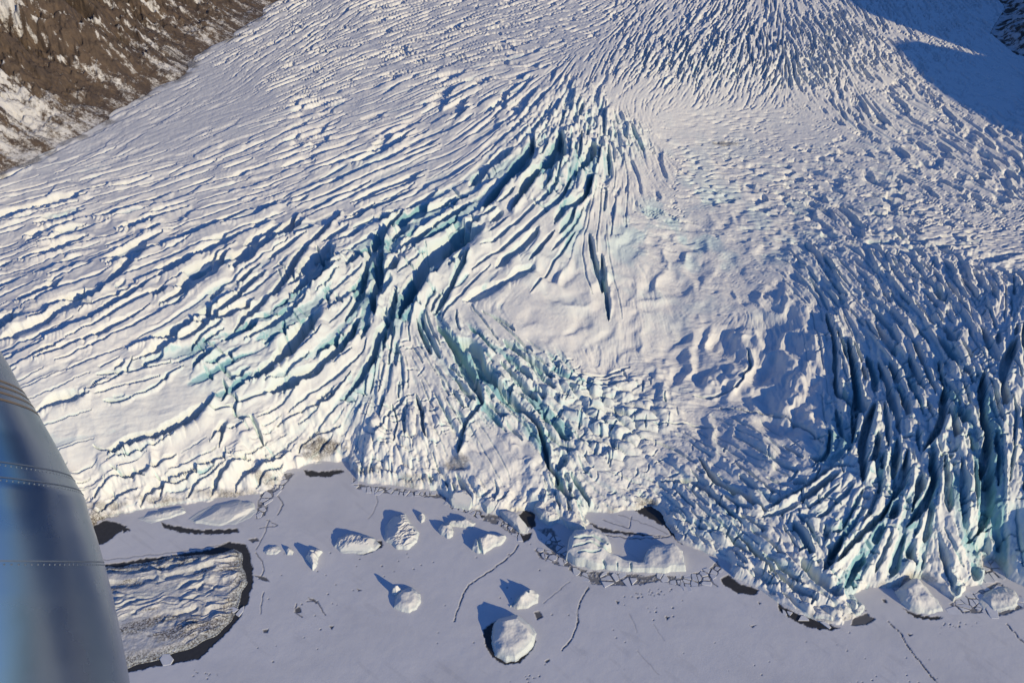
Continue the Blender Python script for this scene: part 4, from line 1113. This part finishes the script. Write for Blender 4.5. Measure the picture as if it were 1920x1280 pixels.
def floes(poly_px, spacing, keep, group, label, seed):
    r = random.Random(seed)
    poly = [tuple(float(v) for v in ground(x, y)) for x, y in poly_px]
    P = np.array(poly); lo = P.min(0); hi = P.max(0)
    seeds = []
    y = lo[1]
    while y < hi[1] + spacing:
        x = lo[0]
        while x < hi[0] + spacing:
            seeds.append((x + r.uniform(-.55, .55) * spacing, y + r.uniform(-.55, .55) * spacing)); x += spacing
        y += spacing
    seeds = [q for q in seeds if r.random() > .3]
    seeds += [(q[0] + r.gauss(0, .35) * spacing, q[1] + r.gauss(0, .35) * spacing) for q in seeds if r.random() < .35]
    cnt = 0
    for i, s in enumerate(seeds):
        if not inside_map(poly, np.array([s[0]]), np.array([s[1]]))[0]: continue
        if r.random() > keep: continue
        gap_ = r.choice((.08, .12, .2, .45))
        q_ = [(s[0] - spacing * 1.2, s[1] - spacing * 1.2), (s[0] + spacing * 1.2, s[1] - spacing * 1.2), (s[0] + spacing * 1.2, s[1] + spacing * 1.2), (s[0] - spacing * 1.2, s[1] + spacing * 1.2)]
        for j, t in enumerate(seeds):
            if j == i: continue
            dx, dy = t[0] - s[0], t[1] - s[1]; L = math.hypot(dx, dy)
            if L > spacing * 3 or L < 1e-4: continue
            q_ = clip_half(q_, s[0] + dx * .5 - dx / L * gap_, s[1] + dy * .5 - dy / L * gap_, dx, dy)
            if len(q_) < 3: break
        if len(q_) < 3: continue
        k = r.uniform(.72, 1.0)
        q_ = [(s[0] + (a - s[0]) * k, s[1] + (b_ - s[1]) * k) for a, b_ in q_]
        ar = abs(sum(q_[a][0] * q_[(a + 1) % len(q_)][1] - q_[(a + 1) % len(q_)][0] * q_[a][1] for a in range(len(q_)))) / 2
        if ar < .9: continue
        me, cx_, cy_ = floe_mesh(q_, r.uniform(.25, .6), r)
        o = bpy.data.objects.new("ice_floe", me); col.objects.link(o); o.location = (cx_, cy_, 0)
        tag(o, label, "ice floe", group); cnt += 1
    return cnt
tot = 0
for a in [
 (POOLS[8], 4.2, .95, "floes in the round brash patch", "small angular ice floe in the round brash patch left of the largest iceberg", 1),
 (POOLS[9], 3.8, .9, "floes left of the ribbed iceberg", "small angular ice floe in the narrow brash strip left of the ribbed iceberg", 2),
 (POOLS[10], 4.6, .93, "floes along the big iceberg", "angular ice floe in the brash band below the largest flat topped iceberg", 3),
 (POOLS[16], 4.4, .9, "floes in the bay corner", "angular ice floe in the brash where the left glacier front meets the bay", 4),
 (POOLS[17], 4.2, .9, "floes along the straight front", "flat ice floe in the thin brash strip below the straight glacier front", 5),
 (POOLS[14], 5.2, .93, "floes around the low iceberg", "ice floe packed in the brash around the low flat iceberg", 6),
 (POOLS[18], 3.6, .9, "floes by the tilted slab", "small ice floe crushed beside the long tilted slab", 7),
 (POOLS[12], 4.0, .5, "floes at the pointed tip", "small ice floe in dark water along the pointed tip of the front", 8),
 (POOLS[15], 5.0, .9, "floes in the crevasse mouth", "ice floe in the brash at the mouth of the wide right crevasse", 9),
]:
    n_ = floes(*a); tot += n_; print(a[3], n_)
for ol, lb in [([(300,1236),(306,1226),(318,1226),(326,1236),(320,1246),(306,1248)],"roundish white floe in dark water below the dirt streaked iceberg"),
               ([(424,1142),(438,1138),(448,1142),(440,1148),(428,1150)],"white floe at the dirt streaked iceberg's right edge"),
               ([(320,1218),(330,1212),(334,1218),(326,1222)],"small floe touching the dirt streaked iceberg's lower edge"),
               ([(442,1152),(452,1140),(458,1136),(456,1146),(448,1156)],"narrow pale floe in the dark water right of the dirt streaked iceberg")]:
    pts = [tuple(float(v) for v in ground(x, y)) for x, y in ol]
    me, a, b_ = floe_mesh(pts[::-1], .6, random.Random(3))
    o = bpy.data.objects.new("ice_floe", me); col.objects.link(o); o.location = (a, b_, 0); tag(o, lb, "ice floe")
print("floes", tot)

# ------------------------------------------------------------------ the aircraft the picture was taken from
m_al, nt, b = new_mat("polished_aluminium")
b.inputs["Metallic"].default_value = 1.0
c = mixc(nt, noise(nt, 1.5, 5), (.26, .32, .40), (.36, .41, .47))
nt.links.new(c, b.inputs["Base Color"])
nt.links.new(ramp_(nt, noise(nt, 3, 5), .3, .7, .22, .32), b.inputs["Roughness"])
bump(nt, b, noise(nt, 1.3, 3), .012, .6)
m_dark, nt, b = new_mat("seam_sealant"); b.inputs["Base Color"].default_value = (.15, .18, .23, 1); b.inputs["Metallic"].default_value = .6; b.inputs["Roughness"].default_value = .5
m_tan, nt, b = new_mat("tan_stripe_paint"); b.inputs["Base Color"].default_value = (.16, .115, .075, 1); b.inputs["Roughness"].default_value = .4
DEPTHC = 2.6
EDGE = [(330,-329),(345,-290),(380,-240),(440,-170),(500,-110),(560,-60),(620,-25),(665,2),(700,20),(760,58),(820,92),(880,122),(920,146),(960,157),(1000,170),(1060,187),(1110,200),(1170,213),(1230,225),(1290,236),(1500,262),(1900,290)]
AX = -330.0
TILT = 0.30
right_ = Vector((1, 0, 0)); up_ = Vector((0, sD, cD)); fwd_ = Vector((0, cD, -sD))
def cam_pt(px, py, dpt):
    return Vector(cam.location) + right_ * ((px - W0 / 2) / FPX * dpt) + up_ * ((H0 / 2 - py) / FPX * dpt) + fwd_ * dpt
root = bpy.data.objects.new("aircraft", None); col.objects.link(root)
root.location = cam_pt(AX, 1100, DEPTHC)
tag(root, "polished riveted metal aircraft body with thin tan stripes near its tip", "aircraft")
def rad_at(py):
    return (np.interp(py, [e_[0] for e_ in EDGE], [e_[1] for e_ in EDGE]) - AX) / FPX * DEPTHC * 0.935
def hull(name, y0, y1, ny, off, mat, nth=160, t0=-math.pi, t1=math.pi):
    v = []; f = []
    ys = np.linspace(y0, y1, ny)
    for yy in ys:
        r = float(rad_at(yy)) + off
        base = cam_pt(AX, yy, DEPTHC) - root.location
        for k in range(nth + 1):
            t = t0 + (t1 - t0) * k / nth
            p = base + right_ * (math.cos(t) * r) + (up_ * TILT - fwd_) * (math.sin(t) * r * .8)
            v.append(p)
    for i in range(ny - 1):
        for k in range(nth):
            a = i * (nth + 1) + k; f.append((a, a + 1, a + nth + 2, a + nth + 1))
    me = bpy.data.meshes.new(name); me.from_pydata([tuple(p) for p in v], [], f); me.materials.append(mat)
    me.polygons.foreach_set("use_smooth", [True] * len(f))
    o = bpy.data.objects.new(name, me); col.objects.link(o); o.parent = root
    return o
hull("skin", 330, 1900, 200, 0, m_al)
for yy in (880, 908, 1052): hull("seam", yy - 1.2, yy + 1.2, 2, .0012, m_dark)
for yy in (716, 728, 742, 757): hull("stripe", yy - 2.5, yy + 2.0, 2, .0012, m_tan)
def rivets(yy):
    v = []; f = []
    r = float(rad_at(yy)); base = cam_pt(AX, yy, DEPTHC) - root.location
    for k in range(90):
        t = -0.6 + 2.6 * k / 90
        c0 = base + right_ * (math.cos(t) * r) + (up_ * TILT - fwd_) * (math.sin(t) * r * .8)
        nrm = (right_ * math.cos(t) * .8 - fwd_ * math.sin(t)).normalized()
        tg = nrm.cross(up_).normalized(); s = len(v)
        v.append(tuple(c0 + nrm * .003))
        for j in range(8):
            a = j * math.pi / 4
            v.append(tuple(c0 + tg * math.cos(a) * .003 + up_ * math.sin(a) * .003 + nrm * .0008))
        for j in range(8): f.append((s, s + 1 + j, s + 1 + (j + 1) % 8))
    me = bpy.data.meshes.new("rivet_row"); me.from_pydata(v, [], f); me.materials.append(m_dark)
    o = bpy.data.objects.new("rivet_row", me); col.objects.link(o); o.parent = root
for yy in (886, 914, 1058): rivets(yy)
print("done")
